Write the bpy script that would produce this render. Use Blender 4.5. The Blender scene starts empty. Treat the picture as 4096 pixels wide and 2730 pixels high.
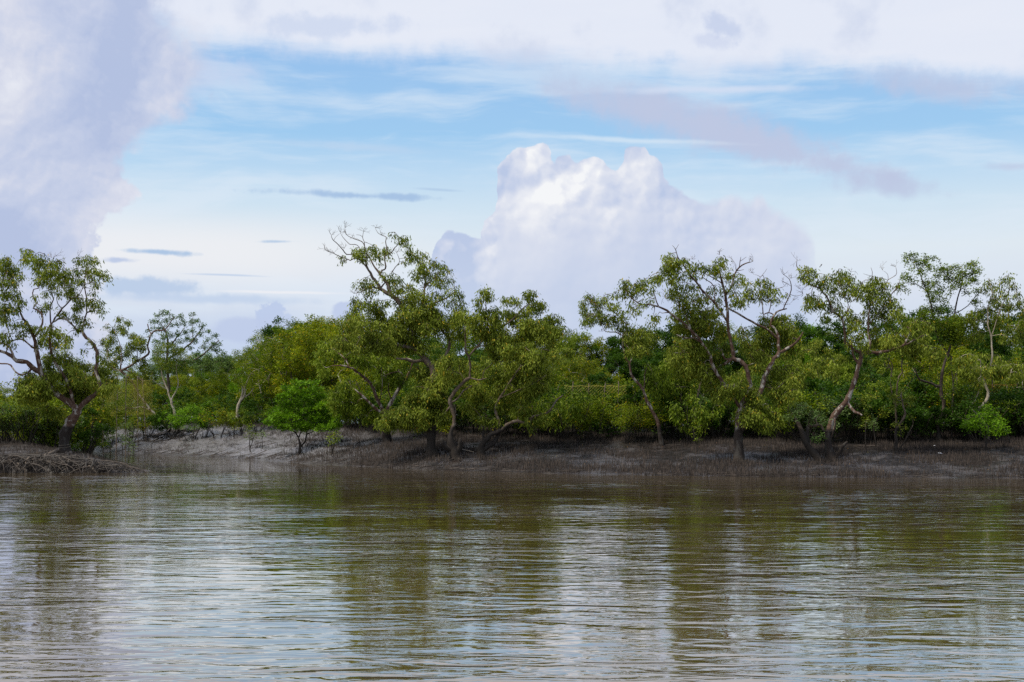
import bpy, math, random
import numpy as np
from mathutils import Vector

random.seed(7)
rng = np.random.default_rng(7)
scene = bpy.context.scene

# ------------------------------------------------------------------ camera
H = 3.5                 # eye height over the water, metres (deck of a boat)
F = 5689.0              # focal length in pixels of the 4096 px wide photograph
HOR = 1627.6            # horizon row
cam_data = bpy.data.cameras.new('camera')
cam = bpy.data.objects.new('camera', cam_data)
scene.collection.objects.link(cam)
cam.location = (0, 0, H)
cam.rotation_euler = (math.radians(90), 0, 0)
cam_data.sensor_width = 36
cam_data.lens = F / 4096 * 36
cam_data.shift_y = (HOR - 1365) / 4096
cam_data.clip_start = 0.5
cam_data.clip_end = 12000
scene.camera = cam

# ------------------------------------------------------------------ exposure
scene.view_settings.view_transform = 'Standard'
scene.view_settings.look = 'None'
scene.view_settings.gamma = 1
scene.view_settings.use_curve_mapping = False
scene.view_settings.exposure = 0.0
scene.cycles.use_denoising = False
scene.cycles.sample_clamp_direct = 4.0
scene.cycles.sample_clamp_indirect = 3.0
scene.cycles.max_bounces = 6
scene.cycles.diffuse_bounces = 3
scene.cycles.glossy_bounces = 3
scene.cycles.transmission_bounces = 3

# ------------------------------------------------------------------ sun (veiled by cloud, behind the camera to the left)
SUN_AZ, SUN_EL = math.radians(-118), math.radians(60)
sd = Vector((math.sin(SUN_AZ) * math.cos(SUN_EL), math.cos(SUN_AZ) * math.cos(SUN_EL), math.sin(SUN_EL)))
ld = bpy.data.lights.new('sun', 'SUN')
ld.energy = 3.9
ld.angle = math.radians(10)
ld.color = (1.0, 0.93, 0.80)
lo = bpy.data.objects.new('sun', ld)
scene.collection.objects.link(lo)
lo.rotation_euler = sd.to_track_quat('Z', 'Y').to_euler()
lo.location = (-40, -40, 60)

# ------------------------------------------------------------------ sky
world = bpy.data.worlds.new('World')
scene.world = world
world.use_nodes = True


class NT:
    """small helper to write node graphs"""
    dim = '3D'

    def __init__(s, nt):
        s.t = nt
        s.n = nt.nodes
        s.l = nt.links

    def put(s, sock, v):
        if v is None:
            return
        if hasattr(v, 'is_output') or isinstance(v, bpy.types.NodeSocket):
            s.l.new(v, sock)
        else:
            try:
                sock.default_value = v
            except Exception:
                sock.default_value = (*v, 1.0)

    def m(s, op, a, b=None, c=None, clamp=False):
        n = s.n.new('ShaderNodeMath')
        n.operation = op
        n.use_clamp = clamp
        s.put(n.inputs[0], a)
        s.put(n.inputs[1], b)
        s.put(n.inputs[2], c)
        return n.outputs[0]

    def add(s, a, b): return s.m('ADD', a, b)
    def sub(s, a, b): return s.m('SUBTRACT', a, b)
    def mul(s, a, b): return s.m('MULTIPLY', a, b)

    def step(s, v, lo, hi, o0=0.0, o1=1.0):
        n = s.n.new('ShaderNodeMapRange')
        n.interpolation_type = 'SMOOTHSTEP'
        s.put(n.inputs['Value'], v)
        s.put(n.inputs['From Min'], lo)
        s.put(n.inputs['From Max'], hi)
        s.put(n.inputs['To Min'], o0)
        s.put(n.inputs['To Max'], o1)
        return n.outputs[0]

    def vec(s, x, y, z=0.0):
        n = s.n.new('ShaderNodeCombineXYZ')
        s.put(n.inputs[0], x)
        s.put(n.inputs[1], y)
        s.put(n.inputs[2], z)
        return n.outputs[0]

    def sep(s, v):
        n = s.n.new('ShaderNodeSeparateXYZ')
        s.put(n.inputs[0], v)
        return n.outputs

    def vm(s, op, a, b):
        n = s.n.new('ShaderNodeVectorMath')
        n.operation = op
        s.put(n.inputs[0], a)
        if b is not None:
            s.put(n.inputs[3] if op == 'SCALE' else n.inputs[1], b)
        return n.outputs[0]

    def noise(s, v, scale, detail=4, rough=0.5, dist=0.0, dim=None):
        n = s.n.new('ShaderNodeTexNoise')
        n.noise_dimensions = dim or s.dim
        s.put(n.inputs['Vector'], v)
        s.put(n.inputs['Scale'], scale)
        s.put(n.inputs['Detail'], detail)
        s.put(n.inputs['Roughness'], rough)
        s.put(n.inputs['Distortion'], dist)
        return n.outputs[0]

    def voro(s, v, scale, smooth=0.5, feature='SMOOTH_F1', rnd=1.0):
        n = s.n.new('ShaderNodeTexVoronoi')
        n.voronoi_dimensions = '2D'
        n.feature = feature
        s.put(n.inputs['Vector'], v)
        s.put(n.inputs['Scale'], scale)
        s.put(n.inputs['Randomness'], rnd)
        if feature == 'SMOOTH_F1':
            s.put(n.inputs['Smoothness'], smooth)
        return n.outputs['Distance']

    def mix(s, f, a, b, mode='MIX'):
        n = s.n.new('ShaderNodeMix')
        n.data_type = 'RGBA'
        n.blend_type = mode
        n.clamp_factor = True
        s.put(n.inputs[0], f)
        s.put(n.inputs[6], a if hasattr(a, 'is_output') else (*a, 1.0))
        s.put(n.inputs[7], b if hasattr(b, 'is_output') else (*b, 1.0))
        return n.outputs[2]

    def ramp(s, f, stops, interp='LINEAR'):
        n = s.n.new('ShaderNodeValToRGB')
        n.color_ramp.interpolation = interp
        el = n.color_ramp.elements
        while len(el) < len(stops):
            el.new(0.5)
        for e, (p, c) in zip(el, stops):
            e.position = p
            e.color = (*c, 1.0) if not isinstance(c, float) else (c, c, c, 1)
        s.put(n.inputs[0], f)
        return n.outputs[0]

    def curve(s, v, x0, x1, pts, y1=1000.0):
        """value -> value through a list of points (x, y)"""
        t = s.m('DIVIDE', s.sub(v, x0), x1 - x0, clamp=True)
        n = s.n.new('ShaderNodeFloatCurve')
        c = n.mapping.curves[0]
        n.mapping.use_clip = False
        pts = sorted(pts)
        while len(c.points) < len(pts):
            c.points.new(0.5, 0.5)
        for p, (x, y) in zip(c.points, pts):
            p.location = ((x - x0) / (x1 - x0), y / y1)
            p.handle_type = 'AUTO_CLAMPED'
        n.mapping.update()
        s.put(n.inputs['Value'], t)
        return s.mul(n.outputs[0], y1)


def srgb(r, g, b):
    f = lambda c: (c / 255 / 12.92) if c / 255 < 0.04045 else ((c / 255 + 0.055) / 1.055) ** 2.4
    return (f(r), f(g), f(b))


def UV(px, py):
    """a spot of the sky given in the 2353 px wide view -> (azimuth, elevation) in units of 1/3268 rad, same origin"""
    x, y, z = (px - 1176.5) / 3268, 1.0, (935 - py) / 3268
    r = math.sqrt(x * x + y * y + z * z)
    return 1176.5 + 3268 * math.atan2(x, y), 935 - 3268 * math.asin(z / r)


def build_sky():
    w = NT(world.node_tree)
    w.n.clear()
    w.dim = '2D'
    tc = w.n.new('ShaderNodeTexCoord').outputs['Generated']
    dx, dy, dz = w.sep(tc)
    az = w.m('ARCTAN2', dx, dy)
    el = w.m('ARCSINE', dz)
    U = w.add(w.mul(az, 3268), 1176.5)
    V = w.sub(935, w.mul(el, 3268))
    # the physical blue
    sky = w.n.new('ShaderNodeTexSky')
    sky.sky_type = 'NISHITA'
    sky.sun_disc = False
    sky.sun_elevation = SUN_EL
    sky.sun_rotation = SUN_AZ
    sky.air_density = 1.0
    sky.dust_density = 1.5
    sky.ozone_density = 2.0
    blue = w.mix(1.0, sky.outputs[0], (0.1, 0.1, 0.1), 'MULTIPLY')
    # humid veil low over the horizon
    veil = w.ramp(w.m('DIVIDE', w.add(V, 1000), 2000, clamp=True), [
        (0.0, srgb(110, 150, 215)),
        (0.35, srgb(130, 172, 230)),
        (0.50, srgb(150, 190, 236)),
        (0.57, srgb(152, 194, 238)),
        (0.66, srgb(160, 204, 241)),
        (0.70, srgb(188, 218, 243)),
        (0.74, srgb(208, 228, 243)),
        (0.79, srgb(224, 234, 242)),
        (0.84, srgb(218, 226, 240)),
        (0.93, srgb(200, 216, 238)),
        (1.0, srgb(196, 210, 230))])
    base = w.mix(w.step(V, -2500, -200, 0.3, 0.97), blue, veil)
    # cirrus streaks, laid out on a high plane so that they flatten towards the horizon
    den = w.add(w.m('MAXIMUM', dz, 0.0), 0.05)
    pl = w.vec(w.m('DIVIDE', dx, den), w.m('DIVIDE', dy, den), 0.0)
    st = w.vec(w.add(w.mul(U, 0.0011), 3.3), w.mul(V, 0.0085), 0.0)
    warp = w.noise(w.vec(w.mul(U, 0.002), w.mul(V, 0.004), 1.0), 1.0, 3)
    st2 = w.vm('ADD', st, w.vec(0.0, w.mul(warp, 1.6), 0.0))
    n1 = w.noise(st2, 1.0, 6, 0.55)
    n2 = w.noise(w.vec(w.add(w.mul(U, 0.004), 9.0), w.mul(V, 0.035), 9.0), 1.0, 5, 0.6)
    cir = w.step(w.add(w.mul(n1, 0.75), w.mul(n2, 0.25)), 0.42, 0.66)
    base = w.mix(w.mul(cir, 0.55), base, srgb(222, 234, 246))
    # cream glow of thin cloud on the left above the trees
    gl = w.mul(w.step(V, 640, 520, 0, 1), w.step(V, 420, 540, 0, 1))
    gl2 = w.mul(w.step(V, 470, 575), w.step(V, 700, 600))
    glf = w.mul(gl2, w.step(U, 1150, 500))
    base = w.mix(w.mul(glf, 0.75), base, srgb(240, 240, 243))
    # broken cloud over the rest of the dome
    cb = w.noise(w.vm('SCALE', pl, 0.55), 1.0, 7, 0.55)
    cov = w.mul(w.step(cb, 0.40, 0.60), w.step(V, -150, -500))
    base = w.mix(w.mul(cov, 0.85), base, srgb(226, 230, 240))

    # fine shape noise shared by the clouds
    uvv = w.vec(w.mul(U, 0.001), w.mul(V, 0.001), 0.0)
    nA = w.sub(w.noise(uvv, 9.0, 6, 0.6), 0.5)
    nB = w.sub(w.noise(w.vm('ADD', uvv, (3.1, 1.7, 0.4)), 28.0, 4, 0.6), 0.5)
    nC = w.sub(w.noise(w.vm('ADD', uvv, (7.7, 2.3, 0.9)), 3.2, 4, 0.5), 0.5)

    # top white sheet: lower edge as a function of azimuth
    top = [(-900, 60), (0, 30), (300, 40), (430, 78), (520, 96), (620, 104), (720, 116), (850, 122), (1000, 126), (1200, 136), (1350, 142),
           (1500, 152), (1600, 166), (1750, 156), (1850, 146), (1950, 158), (2100, 172), (2353, 182), (3200, 150)]
    tp = [UV(a, b) for a, b in top]
    edge = w.curve(w.add(U, w.mul(nA, 60)), tp[0][0], tp[-1][0], tp)
    dd = w.sub(edge, V)
    tm = w.step(w.add(dd, w.add(w.mul(nA, 60), w.mul(n2, 20))), -26, 46)
    tm = w.mul(tm, w.step(V, -900, -350))
    shade = w.step(w.add(nC, w.mul(nA, 0.5)), -0.02, 0.30)
    tcol = w.mix(shade, srgb(232, 236, 247), srgb(208, 216, 236))
    base = w.mix(w.mul(tm, 0.93), base, tcol)

    def blob(cx, cy, rx, ry, ang, col, amt, soft=0.6, nz=0.5, base=None):
        cx, cy = UV(cx, cy)
        a = math.radians(ang)
        x, y = w.sub(U, cx), w.add(w.sub(V, cy), w.mul(nC, min(ry * 2.2, 30)))
        xr = w.m('DIVIDE', w.add(w.mul(x, math.cos(a)), w.mul(y, math.sin(a))), rx)
        yr = w.m('DIVIDE', w.sub(w.mul(y, math.cos(a)), w.mul(x, math.sin(a))), ry)
        r = w.m('SQRT', w.add(w.mul(xr, xr), w.mul(yr, yr)))
        r = w.add(r, w.add(w.mul(nA, nz * 1.6), w.mul(nB, nz * 0.8)))
        return w.mix(w.mul(w.step(r, 1.0 + soft * 0.3, 1.0 - soft), amt), base, col)
    lav = srgb(190, 200, 226)
    base = blob(1660, 58, 60, 30, 30, srgb(190, 203, 232), 0.7, base=base, nz=1.2)
    base = blob(1640, 95, 60, 18, 10, srgb(196, 207, 234), 0.5, base=base, nz=1.2)
    base = blob(760, 58, 190, 30, -3, srgb(206, 217, 239), 0.85, base=base, nz=1.0)
    base = blob(1600, 285, 390, 58, 16, lav, 0.95, base=base, nz=0.6, soft=0.9)
    base = blob(1470, 238, 220, 38, 8, lav, 0.8, base=base, nz=0.6, soft=0.9)
    base = blob(1640, 207, 260, 10, 1, srgb(214, 224, 243), 0.75, base=base, nz=0.5, soft=0.9)
    base = blob(1800, 350, 170, 40, 14, lav, 0.85, base=base, nz=0.8, soft=0.9)
    base = blob(1930, 388, 150, 30, 14, lav, 0.85, base=base, nz=0.8, soft=0.9)
    base = blob(1720, 320, 200, 40, 16, lav, 0.85, base=base, nz=0.7, soft=0.9)
    base = blob(2040, 430, 150, 28, 8, lav, 0.8, base=base, nz=0.9, soft=0.9)
    base = blob(2170, 198, 200, 36, 8, lav, 0.8, base=base, nz=0.8, soft=0.9)
    base = blob(2330, 380, 60, 10, 3, lav, 0.6, base=base, nz=0.8, soft=0.9)
    base = blob(1450, 322, 260, 7, 3, srgb(224, 236, 246), 0.6, base=base, nz=0.4, soft=0.9)
    base = blob(820, 340, 200, 12, 1, srgb(190, 213, 238), 0.6, base=base, nz=0.6, soft=0.9)
    base = blob(820, 450, 230, 9, 1, srgb(164, 192, 226), 0.9, base=base, nz=1.2, soft=0.8)
    base = blob(1010, 436, 60, 4, 3, srgb(176, 202, 230), 0.7, base=base, nz=0.3, soft=0.8)
    base = blob(365, 580, 85, 7, 2, srgb(165, 193, 226), 0.9, base=base, nz=1.2, soft=0.8)
    base = blob(275, 598, 42, 7, 1, srgb(186, 200, 229), 0.9, base=base, nz=1.2, soft=0.8)
    base = blob(635, 557, 40, 4, -2, srgb(176, 200, 228), 0.8, base=base, nz=1.2, soft=0.8)
    base = blob(520, 633, 95, 3, 1, srgb(186, 205, 232), 0.7, base=base, nz=0.3, soft=0.8)
    base = blob(330, 662, 190, 24, 3, srgb(185, 204, 231), 0.9, base=base, nz=1.1, soft=0.6)
    base = blob(470, 690, 260, 14, 0, srgb(192, 209, 234), 0.8, base=base, nz=0.5, soft=0.7)
    base = blob(640, 672, 170, 4, 0, srgb(238, 239, 244), 0.8, base=base, nz=0.3, soft=0.8)
    base = blob(600, 790, 420, 80, 0, srgb(196, 210, 235), 0.85, base=base, nz=0.3, soft=0.8)
    base = blob(622, 724, 30, 34, 0, srgb(188, 203, 233), 0.9, base=base, nz=1.3, soft=0.2)
    base = blob(645, 745, 40, 26, 0, srgb(190, 204, 233), 0.8, base=base, nz=1.3, soft=0.3)
    base = blob(795, 715, 40, 28, 0, srgb(190, 203, 232), 0.9, base=base, nz=0.5, soft=0.2)
    base = blob(560, 760, 90, 30, 0, srgb(190, 203, 232), 0.8, base=base, nz=0.5, soft=0.4)

    # great cumulus in the middle: upper edge as a function of azimuth, cauliflower by rounded cells
    cum = [(940, 760), (975, 620), (990, 592), (1008, 550), (1032, 534), (1060, 537), (1082, 545), (1104, 551), (1112, 515), (1130, 490), (1140, 470),
           (1142, 400), (1165, 366), (1185, 346), (1215, 331), (1242, 328), (1260, 338), (1271, 372), (1286, 362), (1302, 355), (1322, 366),
           (1345, 360), (1372, 362), (1392, 377), (1410, 391), (1428, 372), (1440, 338), (1462, 334), (1480, 331), (1490, 356), (1520, 380),
           (1531, 412), (1562, 432), (1592, 450), (1640, 454), (1690, 457), (1722, 470), (1746, 456), (1766, 482), (1802, 500), (1845, 520),
           (1866, 552), (1880, 640), (1900, 760), (1940, 900)]
    cp = sorted(UV(a, b) for a, b in cum)
    nD = w.sub(w.noise(w.vm('ADD', uvv, (1.9, 8.8, 0.0)), 7.0, 5, 0.6), 0.5)
    cw = w.vm('ADD', uvv, w.vec(w.add(w.mul(nB, 0.02), w.mul(nA, 0.03)), w.add(w.mul(nB, 0.01), w.mul(nD, 0.035)), 0.0))

    def puffs(v):
        a = w.voro(v, 13.0, 0.35)
        b = w.voro(w.vm('ADD', v, (0.31, 0.77, 0.0)), 36.0, 0.3)
        return w.sub(1.0, w.add(w.add(w.mul(a, 0.72), w.mul(b, 0.24)), w.mul(w.voro(w.vm('ADD', v, (0.91, 0.17, 0.0)), 90.0, 0.4), 0.05)))
    h0 = puffs(cw)
    h1 = puffs(w.vm('ADD', cw, (-0.010, -0.012, 0.0)))
    ed = w.curve(w.add(U, w.mul(nB, 16)), cp[0][0], cp[-1][0], cp)
    d = w.add(w.sub(V, ed), w.mul(w.sub(h0, 0.62), 36))
    softr = w.step(U, 1480, 1850, 4, 34)
    cm = w.m('DIVIDE', w.add(d, w.mul(softr, 0.5)), softr, clamp=True)
    cm = w.mul(cm, w.mul(w.step(w.add(U, w.mul(nA, 110)), 1905, 1815), w.step(U, 950, 1000)))
    emb = w.mul(w.mul(w.sub(h0, h1), 1.5), w.step(U, 1850, 1350, 0.25, 1.0))
    depth_in = w.step(d, 20, 230)
    bright = w.add(w.add(0.40, w.mul(emb, w.sub(1.0, w.mul(depth_in, 0.85)))), w.mul(nC, 0.7))
    for (bx, by, br, am) in ((1225, 480, 70, 0.45), (1285, 425, 55, 0.32), (1345, 400, 50, 0.28), (1215, 365, 50, 0.25), (1465, 400, 60, 0.3), (1410, 450, 120, 0.2), (1180, 580, 110, 0.12)):
        bx, by = UV(bx, by)
        x, y = w.m('DIVIDE', w.sub(U, bx), br), w.m('DIVIDE', w.sub(V, by), br)
        r = w.m('SQRT', w.add(w.mul(x, x), w.mul(y, y)))
        bright = w.add(bright, w.mul(w.step(w.add(r, w.mul(nA, 1.0)), 1.25, 0.3), am))
    bright = w.sub(bright, w.mul(w.step(V, 540, 720), 0.3))
    bright = w.sub(bright, w.mul(w.step(U, 1115, 1085), 0.35))
    ccol = w.ramp(bright, [(0.0, srgb(186, 200, 229)), (0.3, srgb(202, 211, 233)), (0.6, srgb(219, 224, 238)), (0.85, srgb(235, 237, 244)), (1.0, srgb(246, 247, 249))])
    base = w.mix(w.mul(cm, w.step(V, 760, 520, 0.72, 0.97)), base, ccol)

    # tall cloud on the left: right edge as a function of elevation
    lc = [(-500, 250), (-300, 300), (-150, 340), (0, 372), (40, 398), (80, 428), (120, 440), (160, 452), (200, 448), (240, 436), (275, 405), (300, 345),
          (350, 292), (378, 268), (420, 294), (455, 312), (482, 262), (510, 228), (540, 210), (580, 214), (640, 222), (700, 235), (800, 260), (950, 300)]
    lp = sorted((UV(b, a)[1], UV(b, a)[0]) for a, b in lc)
    le = w.curve(w.add(V, w.mul(nB, 24)), lp[0][0], lp[-1][0], lp)
    ldist = w.add(w.sub(le, U), w.add(w.mul(nA, 130), w.mul(nB, 70)))
    lm = w.step(ldist, w.step(V, 60, 560, -60, -8), w.step(V, 60, 560, 60, 14))
    lm = w.mul(lm, w.mul(w.step(V, -700, -300), w.step(U, -1400, -700)))
    base = blob(470, 165, 130, 42, 8, srgb(200, 212, 238), 0.6, base=base, nz=1.0, soft=0.9)
    big = w.noise(w.vm('ADD', cw, (1.3, 4.4, 0.0)), 4.2, 6, 0.5, 0.3)
    q0 = w.noise(w.vm('ADD', cw, (5.3, 2.4, 0.0)), 11.0, 6, 0.55)
    q1 = w.noise(w.vm('ADD', cw, (5.294, 2.388, 0.0)), 11.0, 6, 0.55)
    sx = w.sub(U, w.step(V, 60, 620, 330, 130))
    band = w.step(w.m('ABSOLUTE', sx), 150, 10)
    lb = w.add(w.add(0.50, w.mul(w.sub(big, 0.5), 2.2)), w.add(w.mul(w.sub(q0, q1), 0.8), w.mul(nB, 0.1)))
    lb = w.sub(lb, w.mul(band, 0.30))
    lb = w.sub(lb, w.mul(w.step(V, 300, 620), 0.15))
    lcol = w.ramp(lb, [(0.0, srgb(180, 193, 224)), (0.35, srgb(197, 206, 230)), (0.65, srgb(214, 218, 234)), (1.0, srgb(234, 236, 244))])
    base = w.mix(w.mul(lm, 0.97), base, lcol)

    out = w.mix(1.0, base, (10.0, 10.0, 10.0), 'MULTIPLY')
    for n in w.n:
        if n.bl_idname == 'ShaderNodeMix':
            n.clamp_result = False
    bg = w.n.new('ShaderNodeBackground')
    bg.inputs['Strength'].default_value = 0.1
    w.l.new(out, bg.inputs['Color'])
    o = w.n.new('ShaderNodeOutputWorld')
    w.l.new(bg.outputs[0], o.inputs['Surface'])


build_sky()
world.cycles.sampling_method = 'MANUAL'
world.cycles.sample_map_resolution = 512

# ------------------------------------------------------------------ object helpers
COL = scene.collection


def tag(o, label=None, cat=None, group=None, kind=None):
    if label: o['label'] = label
    if cat: o['category'] = cat
    if group: o['group'] = group
    if kind: o['kind'] = kind
    return o


def empty(name, loc):
    o = bpy.data.objects.new(name, None)
    o.location = loc
    o.empty_display_size = 0.3
    COL.objects.link(o)
    return o


def mesh_obj(name, V, Fc, mat, parent=None, origin=(0, 0, 0), attrs=None, smooth=False):
    """V (n,3) world coordinates, Fc = list of (m,k) int arrays; linked as one object with its origin at `origin`"""
    V = np.asarray(V, dtype=np.float32).reshape(-1, 3) - np.asarray(origin, dtype=np.float32)
    me = bpy.data.meshes.new(name)
    if not isinstance(Fc, (list, tuple)):
        Fc = [Fc]
    Fc = [np.asarray(f, dtype=np.int32) for f in Fc if len(f)]
    nl = sum(f.size for f in Fc)
    npoly = sum(len(f) for f in Fc)
    me.vertices.add(len(V))
    me.vertices.foreach_set('co', V.ravel())
    me.loops.add(nl)
    me.loops.foreach_set('vertex_index', np.concatenate([f.ravel() for f in Fc]))
    me.polygons.add(npoly)
    tot = np.concatenate([np.full(len(f), f.shape[1], dtype=np.int32) for f in Fc])
    me.polygons.foreach_set('loop_start', (np.cumsum(tot) - tot).astype(np.int32))
    me.polygons.foreach_set('loop_total', tot)
    if smooth:
        me.polygons.foreach_set('use_smooth', np.ones(npoly, dtype=bool))
    if attrs:
        for k, a in attrs.items():
            at = me.attributes.new(k, 'FLOAT', 'POINT')
            at.data.foreach_set('value', np.asarray(a, dtype=np.float32))
    me.update(calc_edges=True)
    me.materials.append(mat)
    o = bpy.data.objects.new(name, me)
    COL.objects.link(o)
    if parent is not None:
        o.parent = parent
        if tuple(origin) != tuple(parent.location):
            o.location = Vector(origin) - parent.location
    else:
        o.location = origin
    return o


def copy_thing(o, loc, rz=0.0, sc=(1, 1, 1)):
    r = o.copy()
    COL.objects.link(r)
    r.location = loc
    r.rotation_euler = (0, 0, rz)
    r.scale = sc
    for ch in list(o.children):
        c = ch.copy()
        COL.objects.link(c)
        c.parent = r
        for g in list(ch.children):
            d = g.copy()
            COL.objects.link(d)
            d.parent = c
    return r


class MB:
    """collects tubes and polygons for one mesh"""
    def __init__(s):
        s.v, s.q, s.t, s.n = [], [], [], 0

    def tube(s, pts, rad, sides=6, cap=True, bump=0.0):
        pts = np.asarray(pts, dtype=float)
        rad = np.asarray(rad, dtype=float)
        n = len(pts)
        if n < 2:
            return
        tan = np.gradient(pts, axis=0)
        tan /= (np.linalg.norm(tan, axis=1)[:, None] + 1e-9)
        up = np.array([0.3, 0.9, 0.1])
        a = np.cross(tan, up)
        bad = np.linalg.norm(a, axis=1) < 1e-3
        a[bad] = np.cross(tan[bad], np.array([1.0, 0, 0]))
        a /= np.linalg.norm(a, axis=1)[:, None]
        b = np.cross(tan, a)
        th = np.arange(sides) * 2 * math.pi / sides
        rr = rad[:, None] * (1 + (rng.normal(0, bump, (n, sides)) if bump else 0))
        ring = pts[:, None, :] + rr[..., None] * (np.cos(th)[None, :, None] * a[:, None, :] + np.sin(th)[None, :, None] * b[:, None, :])
        base = s.n
        s.v.append(ring.reshape(-1, 3))
        i = np.arange(n - 1)[:, None] * sides
        j = np.arange(sides)[None, :]
        k = (j + 1) % sides
        q = np.stack([i + j, i + k, i + sides + k, i + sides + j], axis=-1).reshape(-1, 4) + base
        s.q.append(q)
        s.n += n * sides
        if cap:
            s.v.append((pts[-1] + tan[-1] * rad[-1] * 0.6)[None, :])
            t = np.stack([(n - 1) * sides + j[0] + base, (n - 1) * sides + k[0] + base, np.full(sides, s.n)], axis=-1)
            s.t.append(t)
            s.n += 1

    def faces(s, verts, faces):
        f = np.asarray(faces) + s.n
        s.v.append(np.asarray(verts, dtype=float))
        (s.q if f.shape[1] == 4 else s.t).append(f)
        s.n += len(verts)

    def build(s, name, mat, parent=None, origin=(0, 0, 0), smooth=True):
        fc = []
        if s.q: fc.append(np.concatenate(s.q))
        if s.t: fc.append(np.concatenate(s.t))
        return mesh_obj(name, np.concatenate(s.v), fc, mat, parent, origin, smooth=smooth)


# ------------------------------------------------------------------ numpy value noise
_perm = np.random.default_rng(3).random((256, 256))


def vnoise(x, y):
    xi, yi = np.floor(x).astype(int), np.floor(y).astype(int)
    fx, fy = x - xi, y - yi
    fx, fy = fx * fx * (3 - 2 * fx), fy * fy * (3 - 2 * fy)
    g = lambda a, b: _perm[a % 256, b % 256]
    return (g(xi, yi) * (1 - fx) + g(xi + 1, yi) * fx) * (1 - fy) + (g(xi, yi + 1) * (1 - fx) + g(xi + 1, yi + 1) * fx) * fy - 0.5


# ------------------------------------------------------------------ the lie of the land
SX = np.array([-3000, -80, -40, -33.3, -30.5, -27.4, -22.8, -17.8, -14.5, -9.7, -4.2, 2.8, 11.4, 24.9, 60, 3000.])
SY = np.array([130, 130, 122, 114.4, 108.9, 105.9, 101, 94.5, 90.1, 84.1, 78.3, 74.3, 71.0, 69.3, 67, 60.])


def shore(x):
    return np.interp(x, SX, SY)


def ground(x, y):
    x, y = np.asarray(x, float), np.asarray(y, float)
    wob = 0.9 * vnoise(x * 0.35 + 40, y * 0.1) + 0.5 * vnoise(x * 1.1, y * 0.4 + 9)
    d = y - shore(x) + wob
    sl = np.interp(x, [-20, -10, 0, 6], [0.2, 0.16, 0.12, 0.11])
    cap = 2.15
    r = sl * d
    k = 0.25
    hh = np.clip(0.5 + 0.5 * (cap - r) / k, 0, 1)
    r = r * hh + cap * (1 - hh) - k * hh * (1 - hh)
    main = np.where(d < 0, 0.25 * d, r)
    ef = y - 75.3 - 0.4 * vnoise(x * 0.8, x * 0 + 3)
    es = np.interp(y, [70, 75.2, 77.6, 84, 92, 103, 113, 130], [-24, -21, -19.6, -23.2, -27.6, -31.5, -34, -40]) - x + 0.4 * vnoise(y * 0.7, y * 0)
    fp = np.where(ef < 0, 0.8 * ef, np.minimum(0.72, 2.2 * ef) + 0.036 * np.clip(y - 77, 0, 30))
    sp = np.where(es < 0, 0.3 * es, 0.23 * es)
    left = np.minimum(fp, sp)
    z = np.maximum(np.maximum(main, left), -1.6)
    amp = np.clip(z + 0.3, 0, 1)
    z = z + amp * (0.16 * vnoise(x * 0.5, y * 0.5) + 0.09 * vnoise(x * 1.6 + 5, y * 1.2) + 0.04 * vnoise(x * 4 + 5, y * 4))
    # rain runnels down the bare left bank
    run = np.clip((-8 - x) / 6, 0, 1) * np.clip(main * 3, 0, 1) * np.clip((2.2 - z) * 2, 0, 1) * (main > left)
    z = z + run * 0.2 * (vnoise((x + 0.55 * y) * 2.2, (y - 0.5 * x) * 0.35) + 0.5 * vnoise((x + 0.55 * y) * 5.5, (y - 0.5 * x) * 0.8))
    return z


def at(px, py, Y):
    """pixel of the photograph (4096 wide) at distance Y -> point"""
    return np.array([(px - 2048) / F * Y, Y, H + (HOR - py) / F * Y])


_ys = np.arange(66, 150, 0.05)


def on_ground(px, py):
    xs = (px - 2048) / F * _ys
    zr = H + (HOR - py) / F * _ys
    g = ground(xs, _ys)
    ok = np.nonzero(zr <= g)[0]
    return float(_ys[ok[0]]) if len(ok) else 100.0


def pxY(px, Y):
    """a spot on the ground at column px (2353 px view) and distance Y"""
    x = (px - 1176.5) / 3268 * Y
    return np.array([x, Y, float(ground(x, Y))])


CR = {'D1': (0.38259, 0, 960), 'D2': (0.35072, 0, 1400), 'D3': (0.28899, 1280, 880), 'D4': (0.42499, 1250, 1280),
      'D5': (0.40799, 2280, 960), 'D6': (0.39949, 2300, 1400), 'D7': (0.40629, 3140, 980), 'D8': (0.40629, 3140, 1400),
      'C1': (0.6696, 0, 900), 'C2': (0.542, 800, 1100), 'C3': (0.7015, 1200, 850)}


def px(c, x, y):
    s, ox, oy = CR[c]
    return ox + x * s, oy + y * s


# ------------------------------------------------------------------ materials
def new_mat(name):
    m = bpy.data.materials.new(name)
    m.use_nodes = True
    t = NT(m.node_tree)
    b = t.n['Principled BSDF']
    return m, t, b


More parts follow.
